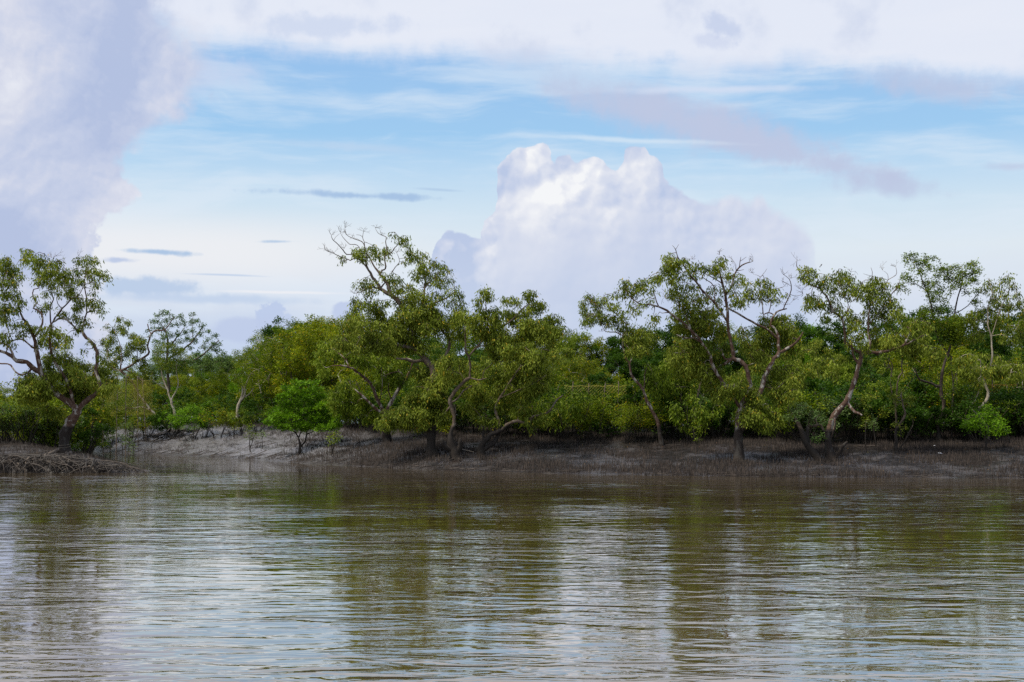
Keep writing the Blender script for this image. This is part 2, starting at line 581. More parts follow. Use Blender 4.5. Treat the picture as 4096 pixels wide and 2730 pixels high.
def leaf_mat(name, dark, mid, light, accent=None, acc=0.03, trans=0.3):
    m, t, b = new_mat(name)
    at_ = t.n.new('ShaderNodeAttribute')
    at_.attribute_name = 'rnd'
    r = at_.outputs['Fac']
    at2 = t.n.new('ShaderNodeAttribute')
    at2.attribute_name = 'clump'
    geo = t.n.new('ShaderNodeNewGeometry')
    big = t.noise(geo.outputs['Position'], 0.55, 3)
    f = t.add(t.add(t.mul(r, 0.42), t.mul(at2.outputs['Fac'], 0.3)), t.mul(t.sub(big, 0.3), 0.75))
    stops = [(0.12, dark), (0.48, mid), (0.85, light)]
    c = t.ramp(f, stops)
    if accent:
        c = t.mix(t.m('GREATER_THAN', r, 1 - acc), c, accent)
    t.put(b.inputs['Base Color'], c)
    b.inputs['Roughness'].default_value = 0.55
    b.inputs['Specular IOR Level'].default_value = 0.12
    tr = t.n.new('ShaderNodeBsdfTranslucent')
    tc = t.mix(1.0, c, (1.15, 1.25, 0.5), 'MULTIPLY')
    t.l.new(tc, tr.inputs['Color'])
    mx = t.n.new('ShaderNodeMixShader')
    mx.inputs[0].default_value = trans
    t.l.new(b.outputs[0], mx.inputs[1])
    t.l.new(tr.outputs[0], mx.inputs[2])
    t.l.new(mx.outputs[0], t.n['Material Output'].inputs['Surface'])
    return m


def bark_mat(name, c1, c2, lichen, lich=0.5, tide=2.35):
    m, t, b = new_mat(name)
    geo = t.n.new('ShaderNodeNewGeometry')
    p = geo.outputs['Position']
    x, y, z = t.sep(p)
    n1 = t.noise(p, 6.0, 5, 0.6)
    n2 = t.noise(t.vm('MULTIPLY', p, (1.0, 1.0, 0.55)), 3.4, 4, 0.6)
    c = t.mix(t.step(n1, 0.35, 0.65), c1, c2)
    c = t.mix(t.mul(t.step(n2, 0.52, 0.60), lich), c, lichen)
    # tide mark: bark under the high-water line is stained nearly black with silt
    tz = t.add(z, t.mul(t.sub(t.noise(p, 1.4, 3), 0.5), 0.9))
    c = t.mix(t.mul(t.step(tz, tide + 0.12, tide - 0.12), 0.9), c, (0.022, 0.019, 0.017))
    c = t.mix(t.mul(t.step(tz, 1.1, 0.75), 0.6), c, (0.06, 0.047, 0.036))
    t.put(b.inputs['Base Color'], c)
    b.inputs['Roughness'].default_value = 0.85
    b.inputs['Specular IOR Level'].default_value = 0.2
    bp = t.n.new('ShaderNodeBump')
    bp.inputs['Distance'].default_value = 0.03
    bp.inputs['Strength'].default_value = 0.7
    t.l.new(t.noise(p, 14.0, 5, 0.7), bp.inputs['Height'])
    t.l.new(bp.outputs[0], b.inputs['Normal'])
    return m


def plain_mat(name, c, rough=0.6, c2=None, sc=8.0, spec=0.5):
    m, t, b = new_mat(name)
    if c2:
        geo = t.n.new('ShaderNodeNewGeometry')
        t.put(b.inputs['Base Color'], t.mix(t.step(t.noise(geo.outputs['Position'], sc, 4), 0.4, 0.6), c, c2))
    else:
        b.inputs['Base Color'].default_value = (*c, 1)
    b.inputs['Roughness'].default_value = rough
    b.inputs['Specular IOR Level'].default_value = spec
    return m


BARK = {
    'red': bark_mat('reddish_lichened_bark', (0.075, 0.040, 0.028), (0.13, 0.085, 0.062), (0.38, 0.35, 0.31), 0.9),
    'grey': bark_mat('grey_brown_bark', (0.08, 0.058, 0.038), (0.14, 0.105, 0.078), (0.22, 0.20, 0.17), 0.45),
    'pale': bark_mat('pale_bark', (0.28, 0.235, 0.17), (0.40, 0.35, 0.27), (0.48, 0.45, 0.39), 0.6),
    'dark': bark_mat('dark_bark', (0.04, 0.028, 0.021), (0.08, 0.060, 0.044), (0.12, 0.105, 0.09), 0.3),
}
LEAF = {
    'olive': leaf_mat('olive_leaves', (0.032, 0.048, 0.005), (0.132, 0.178, 0.016), (0.37, 0.42, 0.060), (0.44, 0.33, 0.03), 0.03),
    'green': leaf_mat('green_leaves', (0.027, 0.052, 0.003), (0.110, 0.170, 0.010), (0.30, 0.37, 0.035), (0.38, 0.33, 0.03), 0.02),
    'bright': leaf_mat('bright_green_leaves', (0.035, 0.085, 0.003), (0.105, 0.230, 0.006), (0.24, 0.40, 0.018), None),
    'yellow': leaf_mat('yellow_green_leaves', (0.036, 0.054, 0.002), (0.135, 0.180, 0.004), (0.38, 0.42, 0.012), (0.52, 0.36, 0.01), 0.05),
    'deep': leaf_mat('deep_green_leaves', (0.010, 0.028, 0.002), (0.030, 0.075, 0.005), (0.085, 0.16, 0.012), None),
    'grey': leaf_mat('grey_green_leaves', (0.035, 0.070, 0.018), (0.10, 0.165, 0.045), (0.24, 0.32, 0.12), None),
    'back': leaf_mat('mid_green_leaves', (0.026, 0.052, 0.002), (0.105, 0.160, 0.005), (0.29, 0.36, 0.014), (0.36, 0.32, 0.02), 0.03),
}


# mud
def mud_material():
    m, t, b = new_mat('wet_mud')
    geo = t.n.new('ShaderNodeNewGeometry')
    p = geo.outputs['Position']
    x, y, z = t.sep(p)
    n1 = t.noise(p, 0.5, 5, 0.6)
    n2 = t.noise(p, 3.5, 6, 0.65)
    run = t.noise(t.vec(t.add(x, t.mul(y, 0.55)), t.mul(t.sub(y, t.mul(x, 0.5)), 0.15), 0.0), 2.6, 5, 0.6)
    left = t.step(x, -6.0, -13.0)
    c = t.mix(t.step(n2, 0.35, 0.7), (0.011, 0.0095, 0.009), (0.038, 0.032, 0.030))
    lc = t.mix(t.step(t.add(t.mul(n2, 0.5), t.mul(run, 0.5)), 0.38, 0.58), (0.080, 0.075, 0.077), (0.165, 0.156, 0.162))
    c = t.mix(left, c, lc)
    c = t.mix(t.mul(t.step(n1, 0.45, 0.62), t.mul(t.sub(1.0, left), 0.5)), c, (0.045, 0.030, 0.024))
    ledge = t.step(t.add(t.add(x, 19.6), t.mul(t.sub(y, 77.6), 0.41)), 0.6, -0.2)
    c = t.mix(ledge, c, t.mix(t.step(n2, 0.4, 0.65), (0.016, 0.012, 0.010), (0.05, 0.038, 0.031)))
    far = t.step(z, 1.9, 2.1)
    c = t.mix(t.mul(far, 0.8), c, (0.03, 0.023, 0.016))  # shade under the trees, painted into the colour of the high forest floor
    c = t.mix(t.mul(t.step(z, 0.22, 0.06), 0.6), c, (0.030, 0.022, 0.018))
    t.put(b.inputs['Base Color'], c)
    rg = t.step(t.noise(p, 1.3, 4), 0.40, 0.60, 0.14, t.step(x, -6.0, -13.0, 0.6, 0.36))
    t.put(b.inputs['Roughness'], t.m('MAXIMUM', rg, t.mul(ledge, 0.6)))
    t.put(b.inputs['Specular IOR Level'], t.mix(t.mul(left, t.sub(1.0, t.mul(ledge, 0.8))), t.mix(t.step(t.noise(p, 0.5, 5), 0.45, 0.56), (0.10, 0.10, 0.10), (0.8, 0.8, 0.8)), (0.5, 0.5, 0.5)))
    bp = t.n.new('ShaderNodeBump')
    bp.inputs['Distance'].default_value = 0.09
    bp.inputs['Strength'].default_value = 0.8
    hsum = t.add(t.mul(t.add(t.mul(n2, 0.6), t.mul(t.noise(p, 16.0, 4, 0.6), 0.4)), t.sub(1.0, t.mul(left, 0.6))), t.mul(t.mul(run, left), 0.9))
    t.l.new(hsum, bp.inputs['Height'])
    t.l.new(bp.outputs[0], b.inputs['Normal'])
    return m


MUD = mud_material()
xs = np.concatenate([-np.geomspace(3000, 48, 12), np.arange(-46, 46.1, 0.25), np.geomspace(48, 3000, 12)])
ys = np.concatenate([-np.geomspace(3000, 5, 8), np.array([20, 50, 62]), np.arange(66, 128, 0.2), np.geomspace(129, 3000, 14)])
gx, gy = np.meshgrid(xs, ys)
gz = ground(gx, gy)
gz = np.where(gy > 135, 2.15, gz)
nx_, ny_ = len(xs), len(ys)
idx = np.arange(nx_ * ny_).reshape(ny_, nx_)
fc = np.stack([idx[:-1, :-1], idx[:-1, 1:], idx[1:, 1:], idx[1:, :-1]], axis=-1).reshape(-1, 4)
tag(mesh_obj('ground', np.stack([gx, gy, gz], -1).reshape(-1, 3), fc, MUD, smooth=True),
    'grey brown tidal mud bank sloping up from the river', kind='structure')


# water
def water_material():
    m, t, b = new_mat('river_water')
    geo = t.n.new('ShaderNodeNewGeometry')
    p = geo.outputs['Position']

    def height(v):
        x, y, z = t.sep(v)
        a = t.noise(t.vec(t.mul(x, 0.40), t.mul(y, 1.0), 0.0), 0.55, 2, 0.5, 0.5, '2D')
        b_ = t.noise(t.vec(t.add(t.mul(x, 0.33), 5.0), t.mul(y, 1.0), 5.0), 2.0, 2, 0.5, 0.7, '2D')
        c_ = t.noise(t.vec(t.add(t.mul(x, 0.45), 1.0), t.mul(y, 1.0), 5.0), 5.0, 2, 0.5, 0.3, '2D')
        return t.add(t.mul(a, 0.052), t.add(t.mul(b_, 0.026), t.mul(c_, 0.006)))
    e = 0.02
    h0 = height(p)
    h1 = height(t.vm('ADD', p, (e, 0.0, 0.0)))
    h2 = height(t.vm('ADD', p, (0.0, e, 0.0)))
    patch = t.noise(t.vm('MULTIPLY', p, (0.045, 0.10, 1.0)), 1.0, 4, 0.6)
    amp = t.step(patch, 0.38, 0.62, 0.30, 1.25)
    sx_, sy_, sz_ = t.sep(p)
    amp = t.mul(amp, t.step(sy_, 73, 50, 0.55, 1.0))
    wk = t.mul(t.step(sx_, -9, -15), t.mul(t.step(sy_, 76, 73), t.step(sy_, 62, 68)))
    amp = t.add(amp, t.mul(wk, 0.7))
    k = t.mul(amp, 1.0 / e)
    nx = t.mul(t.sub(h0, h1), k)
    ny = t.mul(t.sub(h0, h2), k)
    nrm = t.vm('NORMALIZE', t.vec(nx, ny, 1.0), None)
    n1 = t.noise(t.vm('MULTIPLY', p, (0.03, 0.07, 1.0)), 1.0, 4)
    c = t.mix(t.step(n1, 0.35, 0.65), (0.098, 0.067, 0.020), (0.122, 0.085, 0.030))
    t.put(b.inputs['Base Color'], c)
    b.inputs['Roughness'].default_value = 0.02
    b.inputs['IOR'].default_value = 1.333
    b.inputs['Coat Weight'].default_value = 1.0
    b.inputs['Coat IOR'].default_value = 1.33
    b.inputs['Coat Roughness'].default_value = 0.02
    t.l.new(nrm, b.inputs['Coat Normal'])
    t.l.new(nrm, b.inputs['Normal'])
    return m


WATER = water_material()
wx = np.array([-3000, -200, -60, 0, 60, 200, 3000.])
wy = np.array([-3000, -200, 0, 30, 60, 90, 140, 3000.])
a, b = np.meshgrid(wx, wy)
wi = np.arange(a.size).reshape(a.shape)
fc = np.stack([wi[:-1, :-1], wi[:-1, 1:], wi[1:, 1:], wi[1:, :-1]], axis=-1).reshape(-1, 4)
tag(mesh_obj('river_water', np.stack([a, b, a * 0], -1).reshape(-1, 3), fc, WATER), 'brown rippled river water reflecting trees and sky', kind='structure')


# ------------------------------------------------------------------ growing trees
def smooth_path(P, R, step=0.35, wig=0.0):
    """Catmull-Rom through the joints, with a radius for each"""
    P, R = np.asarray(P, float), np.asarray(R, float)
    if len(P) < 2:
        return P, R
    E = np.vstack([2 * P[0] - P[1], P, 2 * P[-1] - P[-2]])
    out, rad = [], []
    for i in range(1, len(E) - 2):
        p0, p1, p2, p3 = E[i - 1], E[i], E[i + 1], E[i + 2]
        n = max(2, int(np.linalg.norm(p2 - p1) / step))
        t = (np.arange(n) / n)[:, None]
        q = 0.5 * (2 * p1 + (p2 - p0) * t + (2 * p0 - 5 * p1 + 4 * p2 - p3) * t ** 2 + (3 * p1 - p0 - 3 * p2 + p3) * t ** 3)
        out.append(q)
        rad.append(R[i - 1] + (R[i] - R[i - 1]) * t[:, 0])
    out.append(P[-1:])
    rad.append(R[-1:])
    out, rad = np.vstack(out), np.concatenate(rad)
    if wig and len(out) > 2:
        out[1:-1] += rng.normal(0, wig, (len(out) - 2, 3))
    return out, rad


# leaf habits: (length, width, droop mean z, spread, clump radius, leaves per sprig)
HABIT = {
    'willow': (0.20, 0.058, -0.9, 0.75, 0.17, 11),
    'bush': (0.13, 0.062, 0.15, 0.95, 0.15, 12),
    'rosette': (0.18, 0.075, 0.35, 0.9, 0.12, 10),
    'fine': (0.11, 0.05, 0.1, 1.0, 0.17, 13),
}


def make_leaves(C, Rr, dens, habit, up=None):
    """C (n,3) clump centres, Rr (n,3) radii, dens leaves per square metre of clump outline -> mesh arrays"""
    L, W, dz, spread, cr, per = HABIT[habit]
    C, Rr = np.asarray(C, float), np.asarray(Rr, float)
    area = math.pi * Rr[:, 0] * Rr[:, 2]
    ns = np.maximum(2, (area * dens / per)).astype(int)
    ci = np.repeat(np.arange(len(C)), ns)
    n = len(ci)
    d = rng.normal(size=(n, 3))
    d /= np.linalg.norm(d, axis=1)[:, None]
    rad = rng.random(n) ** 0.42
    S = C[ci] + d * rad[:, None] * Rr[ci]
    S[:, 2] -= 0.05
    sc = rng.random(n)
    li = np.repeat(np.arange(n), per)
    m = len(li)
    off = rng.normal(size=(m, 3)) * cr * np.array([0.65, 0.65, 0.55])
    if habit == 'willow':
        off[:, 2] -= np.abs(rng.normal(0, cr * 0.7, m))
    base = S[li] + off
    dirn = rng.normal(size=(m, 3)) * spread * np.array([0.6, 0.6, 0.35])
    dirn[:, 2] += dz
    o2 = off / (np.linalg.norm(off, axis=1)[:, None] + 1e-6)
    dirn += o2 * np.array([0.5, 0.5, 0.2])
    dirn /= np.linalg.norm(dirn, axis=1)[:, None]
    ref = rng.normal(size=(m, 3))
    side = np.cross(dirn, ref)
    # leaves turn their faces to the light: prefer side vectors that are level
    side[:, 2] *= 0.55
    side /= np.linalg.norm(side, axis=1)[:, None] + 1e-9
    l = (L * rng.uniform(0.7, 1.25, m))[:, None]
    w = (W * rng.uniform(0.75, 1.2, m))[:, None]
    v = np.empty((m, 4, 3))
    v[:, 0] = base
    v[:, 1] = base + dirn * l * 0.45 + side * w * 0.5
    v[:, 2] = base + dirn * l
    v[:, 3] = base + dirn * l * 0.45 - side * w * 0.5
    rnd = np.repeat(rng.random(m), 4)
    cl = np.repeat((0.5 * sc[li] + 0.5 * rng.random(len(C))[ci][li]), 4)
    return v.reshape(-1, 3), rnd, cl, S, ci


def in_poly(p, poly):
    x, y = p
    c = False
    j = len(poly) - 1
    for i in range(len(poly)):
        xi, yi = poly[i]
        xj, yj = poly[j]
        if (yi > y) != (yj > y) and x < (xj - xi) * (y - yi) / (yj - yi) + xi:
            c = not c
        j = i
    return c


TOTAL = [0]


class Tree:
    """a tree traced limb by limb; limbs and leaf clumps are given as they are seen, depth is grown"""
    def __init__(s, name, label, cat, base, bark='grey', leaf='olive', habit='willow', group=None, depth_spread=1.6):
        bx, by = px(*base)
        s.Y = on_ground(bx, by)
        s.o = at(bx, by, s.Y)
        s.root = empty(name, tuple(s.o))
        tag(s.root, label, cat, group)
        s.P, s.S, s.R = [], [], []          # skeleton: world, pixel, radius
        s.trunk, s.limbs = [], []
        s.C, s.Rr = [], []
        s.bark, s.leaf, s.habit, s.ds = bark, leaf, habit, depth_spread
        s.dens = 860
        s.first = True

    def limb(s, pts, end=None, part=True):
        """pts: list of (crop, x, y, r) ; r may be None = carried on"""
        S, R, last = [], [], 0.05
        crop = None
        for q in pts:
            if isinstance(q, str):
                crop = q
                continue
            S.append(px(crop, q[0], q[1]))
            last = q[2] if len(q) > 2 else last * 0.88
            R.append(last)
        S = np.array(S)
        if s.P:
            SS = np.concatenate(s.S)
            PP = np.concatenate(s.P)
            k = np.argmin(((SS - S[0]) ** 2).sum(1))
            y0 = PP[k, 1]
            S[0] = SS[k] * 0.8 + S[0] * 0.2 if ((SS[k] - S[0]) ** 2).sum() < 900 else S[0]
        else:
            y0 = s.Y
        seg = np.linalg.norm(np.diff(S, axis=0), axis=1) / F * s.Y
        ln = np.concatenate([[0], np.cumsum(seg)])
        tot = ln[-1]
        if end is None:
            end = 0.0 if not s.P else float(rng.uniform(-0.55, 0.55) * tot)
            end = float(np.clip(y0 + end, s.Y - s.ds * 1.3, s.Y + s.ds * 1.3)) - y0
        ys = y0 + end * (ln / max(tot, 1e-6)) ** 1.2
        P = np.array([at(a, b, y) for (a, b), y in zip(S, ys)])
        P2, R2 = smooth_path(P, R, wig=0.0)
        R2 = R2 * (1 + 0.10 * np.sin(np.arange(len(R2)) * 1.9 + len(s.P)) * (R2 > 0.04))
        P2[1:-1] += rng.normal(0, 1, (max(len(P2) - 2, 0), 3)) * np.minimum(R2[1:-1, None] * 0.25, 0.02)
        if not s.P:                                   # flared foot
            P2 = np.vstack([P2[0] - [0, 0, 0.35], P2])
            R2 = np.concatenate([[R2[0] * 1.35], R2])
            fl = np.clip(1 - (P2[:, 2] - P2[1, 2]) / 0.6, 0, 1)
            R2 = R2 * (1 + 0.18 * fl)
        s.P.append(P2)
        s.S.append(np.stack([2048 + P2[:, 0] / P2[:, 1] * F, HOR - (P2[:, 2] - H) / P2[:, 1] * F], 1))
        s.R.append(R2)
        (s.limbs if len(s.P) > 1 else s.trunk).append((P2, R2))
        return s

    def clumps(s, crop, pts, k=1.0, drop=0.0, aspect=1.0):
        sc = CR[crop][0]
        SS, PP = np.concatenate(s.S), np.concatenate(s.P)
        for q in pts:
            if drop and rng.random() < drop:
                continue
            a, b = px(crop, q[0], q[1])
            r = q[2] * sc * k * rng.uniform(0.82, 1.18)
            kk = np.argmin(((SS - [a, b]) ** 2).sum(1))
            y = PP[kk, 1] + rng.uniform(-1, 1) * min(s.ds, 0.5 + 0.012 * math.sqrt(((SS[kk] - [a, b]) ** 2).sum()))
            y = float(np.clip(y, s.Y - s.ds * 1.5, s.Y + s.ds * 1.5))
            rm = r / F * y
            s.C.append(at(a, b, y))
            s.Rr.append((rm, rm * rng.uniform(0.8, 1.2), rm * 0.85 * aspect))
        return s

    def fill(s, crop, poly, r, drop=0.12, k=1.1, push=0.2):
        drop *= 0.6
        xs_ = [p[0] for p in poly]
        ys_ = [p[1] for p in poly]
        pts = []
        y = min(ys_)
        row = 0
        while y <= max(ys_):
            x = min(xs_) + (row % 2) * r * 0.75
            while x <= max(xs_):
                q = (x + rng.uniform(-.4, .4) * r, y + rng.uniform(-.4, .4) * r)
                if in_poly(q, poly):
                    pts.append((q[0], q[1], r * rng.uniform(0.75, 1.2)))
                x += r * 1.32
            y += r * 1.2
            row += 1
        n0 = len(s.C)
        s.clumps(crop, pts, k=k, drop=drop)
        for i in range(n0, len(s.C)):         # low crowns hang a little in front of their limbs
            s.C[i] = s.C[i] * ((s.C[i][1] - push) / s.C[i][1]) + np.array([0, 0, H]) * (push / s.C[i][1])
        return s

    def bare(s, crop, pts, n=7, ln=50, r=0.011):
        """dead twig sprays at the ends of limbs"""
        for (x, y) in pts:
            a0 = rng.uniform(0, 2 * math.pi)
            for i in range(n):
                a = -math.pi / 2 + rng.normal(0, 0.9)
                l = ln * rng.uniform(0.4, 1.2)
                x1, y1 = x + math.cos(a) * l * .5, y + math.sin(a) * l * .5
                a += rng.normal(0, 0.6)
                x2, y2 = x1 + math.cos(a) * l * .5, y1 + math.sin(a) * l * .5
                a2 = a + rng.choice([-1, 1]) * 0.8
                s.limb([crop, (x, y, r), (x1, y1, r * .75), (x2, y2, r * .4)])
                s.limb([crop, (x1, y1, r * .6), (x1 + math.cos(a2) * l * .4, y1 + math.sin(a2) * l * .4, r * .35)])
        return s

    def done(s, twig_r=0.014):
        o = tuple(s.root.location)
        mb = MB()
        for P, R in s.trunk:
            mb.tube(P, R, 10, bump=0.05)
        mb.build('trunk', BARK[s.bark], s.root, o)
        small = MB()
        for P, R in s.limbs:
            if R[0] >= 0.03:
                b = MB()
                b.tube(P, R, 8 if R[0] > 0.07 else 6, bump=0.04)
                b.build('branch', BARK[s.bark], s.root, o)
            else:
                small.tube(P, np.maximum(R, 0.005), 4)
        if s.C:
            C, Rr = np.array(s.C), np.array(s.Rr)
            PP, RR = np.concatenate(s.P), np.concatenate(s.R)
            keep = PP[:, 2] > s.o[2] + 1.0
            if keep.sum() > 5:
                PP, RR = PP[keep], RR[keep]
            dd = np.array([((PP - c) ** 2).sum(1).min() for c in C])
            for i in np.argsort(dd):
                c = C[i] + [0, 0, Rr[i][2] * 0.2]
                v = PP - c
                sc = (v ** 2).sum(1) + 1.2 * np.clip(v[:, 2], 0, 9) ** 2
                k = np.argmin(sc)
                a = PP[k]
                dist = np.linalg.norm(c - a)
                if dist > 0.12:
                    mid = (a + c) / 2 + rng.normal(0, 0.12, 3) * min(1, dist) + [0, 0, 0.06 * dist]
                    P2, R2 = smooth_path([a, mid, c], [min(RR[k] * 0.75, twig_r * (1 + 0.9 * dist)), twig_r * (1 + .4 * dist), twig_r * 0.7], 0.3)
                    small.tube(P2, R2, 4)
                    PP = np.vstack([PP, P2])
                    RR = np.concatenate([RR, R2])
            V, rnd, cl, Sp, ci = make_leaves(C, Rr, s.dens, s.habit)
            for j in rng.choice(len(Sp), min(len(Sp), 5 * len(C)), replace=False):
                a = C[ci[j]] + [0, 0, Rr[ci[j]][2] * 0.2]
                small.tube(np.array([a, (a + Sp[j]) / 2 + rng.normal(0, 0.03, 3), Sp[j]]), np.array([0.009, 0.007, 0.004]), 3, cap=False)
            fcs = np.arange(len(V)).reshape(-1, 4)
            TOTAL[0] += len(fcs)
            mesh_obj('crown', V, fcs, LEAF[s.leaf], s.root, o, attrs={'rnd': rnd, 'clump': cl})
        if small.n:
            tag(small.build('twigs', BARK[s.bark], s.root, o), kind='stuff')
        return s.root


# ================================================================== THE TREES ONE BY ONE
# ---- the big tree on the left point
T = Tree('mangrove_tree', 'big spreading mangrove with thick curved trunk on the exposed root ledge', 'tree', ('D2', 745, 1195), 'red', 'olive')
T.limb(['D2', (745, 1195, .33), (735, 1080, .28), (742, 960, .29), (785, 860, .28), (832, 780, .27), (885, 690, .25)])
T.limb(['D2', (885, 690, .20), (820, 620, .19), (760, 580, .18), (690, 540, .17), (620, 470, .16), (560, 390, .155), (500, 310, .15), (462, 262, .15)], end=-0.8)
T.limb(['D1', (421, 1388, .14), (400, 1250, .13), (375, 1130, .11), (350, 1010, .08), (300, 900, .07), (240, 820, .055), (195, 690, .04), (180, 560, .025)])
T.limb(['D1', (360, 1040, .07), (400, 960, .06), (445, 870, .055), (430, 760, .05), (350, 715, .045), (380, 660, .04), (345, 600, .035), (350, 520, .03), (405, 505, .028), (420, 440, .02)])
T.limb(['D1', (421, 1388, .15), (330, 1330, .14), (280, 1275, .13), (180, 1270, .125), (130, 1220, .11), (60, 1185, .09), (-20, 1160, .08), (-90, 1140, .06)])
T.limb(['D1', (150, 1225, .07), (95, 1125, .06), (30, 1080, .05), (-40, 1065, .04)])
T.limb(['D1', (340, 1345, .07), (300, 1385, .06), (230, 1412, .055), (160, 1380, .05), (110, 1310, .045), (50, 1295, .04), (-30, 1288, .035)])
T.limb(['D1', (355, 1165, .06), (310, 1100, .05), (250, 1050, .045), (180, 1040, .04), (110, 1065, .03), (60, 1090, .02)])
T.limb(['D2', (840, 600, .10), (820, 530, .10), (800, 440, .08), (760, 470, .05), (720, 530, .04)])
T.limb(['D2', (895, 680, .17), (960, 600, .16), (1040, 540, .14), (1105, 490, .125), (1140, 450, .115), 'D1', (1040, 1500, .11), (1010, 1400, .10), (1008, 1300, .10), (1018, 1225, .10), (1000, 1130, .10), (955, 1070, .095), (900, 1020, .09), (855, 950, .085)])
T.limb(['D1', (850, 955, .07), (800, 940, .06), (750, 880, .055), (700, 840, .06), (640, 818, .055), (580, 845, .05), (530, 890, .05), (480, 990, .05)])
T.limb(['D1', (855, 950, .055), (870, 880, .05), (905, 760, .045), (905, 690, .04), (905, 600, .04), (885, 500, .035), (885, 420, .03), (905, 330, .02)])
T.limb(['D1', (905, 765, .04), (950, 750, .04), (995, 743, .035)])
T.limb(['D1', (545, 880, .045), (528, 780, .045), (530, 690, .04), (560, 620, .035), (540, 560, .03), (520, 470, .02)])
T.limb(['D1', (560, 850, .05), (600, 780, .05), (650, 720, .045), (720, 650, .045), (745, 610, .04), (800, 605, .03), (850, 540, .025), (870, 480, .02)])
T.limb(['D1', (640, 720, .03), (605, 670, .025), (590, 600, .02)])
T.limb(['D1', (745, 610, .03), (690, 560, .025), (670, 470, .02), (690, 400, .015)])
T.limb(['D2', (870, 640, .08), 'D1', (700, 1480, .08), (640, 1380, .08), (560, 1250, .08), (520, 1100, .07), (528, 980, .06), (540, 890, .05)])
T.limb(['D1', (300, 1380, .03), (380, 1460, .03), (330, 1520, .02), (200, 1500, .015)])
T.limb(['D1', (60, 1180, .03), (100, 1000, .03), (60, 850, .025), (40, 700, .02), (60, 500, .015)])
T.clumps('D1', [(60, 200, 62), (0, 250, 70), (60, 300, 75), (150, 300, 66), (30, 420, 66), (130, 420, 66), (200, 350, 50), (290, 105, 50), (275, 180, 50), (350, 190, 60), (430, 175, 55),
                (400, 270, 60), (520, 240, 60), (600, 230, 55), (480, 330, 66), (580, 330, 70), (680, 310, 66), (420, 400, 60), (540, 430, 56), (640, 400, 60), (740, 370, 50), (825, 200, 48),
                (810, 300, 50), (915, 185, 50), (990, 200, 46), (900, 290, 60), (1000, 300, 55), (1075, 335, 44), (1130, 385, 28), (840, 400, 44), (940, 380, 44), (1015, 450, 40), (975, 530, 26),
                (740, 480, 58), (780, 560, 48), (720, 560, 44), (600, 520, 42), (480, 540, 45), (40, 560, 66), (150, 540, 60), (210, 620, 48), (60, 680, 66), (150, 700, 48), (380, 580, 32),
                (440, 700, 40), (490, 660, 40), (850, 620, 50), (950, 640, 54), (1030, 650, 44), (1060, 720, 27), (800, 690, 50), (640, 740, 46), (780, 790, 50), (860, 820, 44), (925, 860, 34),
                (830, 905, 36), (60, 820, 50), (150, 860, 46), (250, 850, 40), (330, 900, 50), (230, 960, 42), (60, 1000, 58), (120, 1060, 36), (430, 920, 54), (540, 930, 60), (620, 960, 66),
                (700, 1000, 60), (480, 1010, 70), (580, 1060, 70), (690, 1080, 56), (400, 1060, 44), (-20, 1000, 50), (0, 760, 60), (960, 1040, 25), (900, 1140, 28), (1050, 1200, 40)])
T.fill('D1', [(520, 1130), (760, 1160), (860, 1300), (1080, 1330), (1200, 1420), (1160, 1568), (560, 1568), (470, 1400), (450, 1220)], 52, 0.45, push=-0.3)
T.fill('D1', [(150, 1430), (380, 1400), (520, 1500), (500, 1620), (180, 1620), (90, 1520)], 60, 0.3)
T.fill('D2', [(560, 300), (1180, 260), (1260, 380), (1100, 480), (1000, 520), (880, 560), (700, 480)], 75, 0.25, push=-0.9)
T.fill('D2', [(240, 330), (420, 330), (640, 560), (760, 640), (700, 720), (480, 680), (300, 560)], 70, 0.3, push=-0.9)
T.bare('D1', [(540, 190), (600, 180), (680, 240), (820, 170), (30, 1000)], 4, 95, .009)
rootA = T
T.done()

# ---- leaning dead-limbed tree over the creek
T = Tree('mangrove_tree', 'leaning mangrove with crooked bare brown limb reaching up over the creek', 'tree', ('D2', 1955, 930), 'red', 'olive')
T.limb(['D2', (1955, 930, .15), (1860, 840, .12), (1790, 750, .10), (1715, 690, .085), (1690, 640, .07), (1620, 560, .07), (1560, 460, .065), (1500, 350, .07), (1430, 280, .075), (1375, 240, .085)])
T.limb(['D1', (1256, 1372, .08), (1340, 1330, .09), (1430, 1270, .088), (1520, 1220, .085), (1560, 1170, .085), (1545, 1110, .07), (1560, 1040, .07), (1580, 980, .07), (1640, 945, .06), (1700, 950, .055), (1740, 920, .05), (1790, 850, .045), (1815, 812, .03)], end=-0.6)
T.limb(['D1', (1580, 985, .05), (1550, 930, .045), (1543, 880, .04)])
T.limb(['D1', (1600, 1025, .03), (1560, 1020, .04)])
T.limb(['D1', (1300, 1362, .06), (1370, 1390, .055), (1430, 1440, .055), (1495, 1475, .06), (1475, 1505, .03)])
T.limb(['D1', (1260, 1370, .05), (1255, 1320, .04), (1280, 1298, .03)])
T.limb(['D2', (1715, 690, .05), (1660, 665, .045), (1600, 650, .04), (1530, 670, .03), (1430, 655, .02)])
T.limb(['D1', (1256, 1370, .05), (1270, 1250, .04), (1265, 1130, .035), (1220, 1000, .03), (1190, 920, .02), (1230, 800, .015)])
T.limb(['D1', (1256, 1370, .04), (1160, 1330, .035), (1120, 1200, .03), (1150, 1060, .02)])
T.limb(['D1', (1430, 1270, .03), (1440, 1200, .03), (1420, 1110, .025), (1370, 1000, .02)])
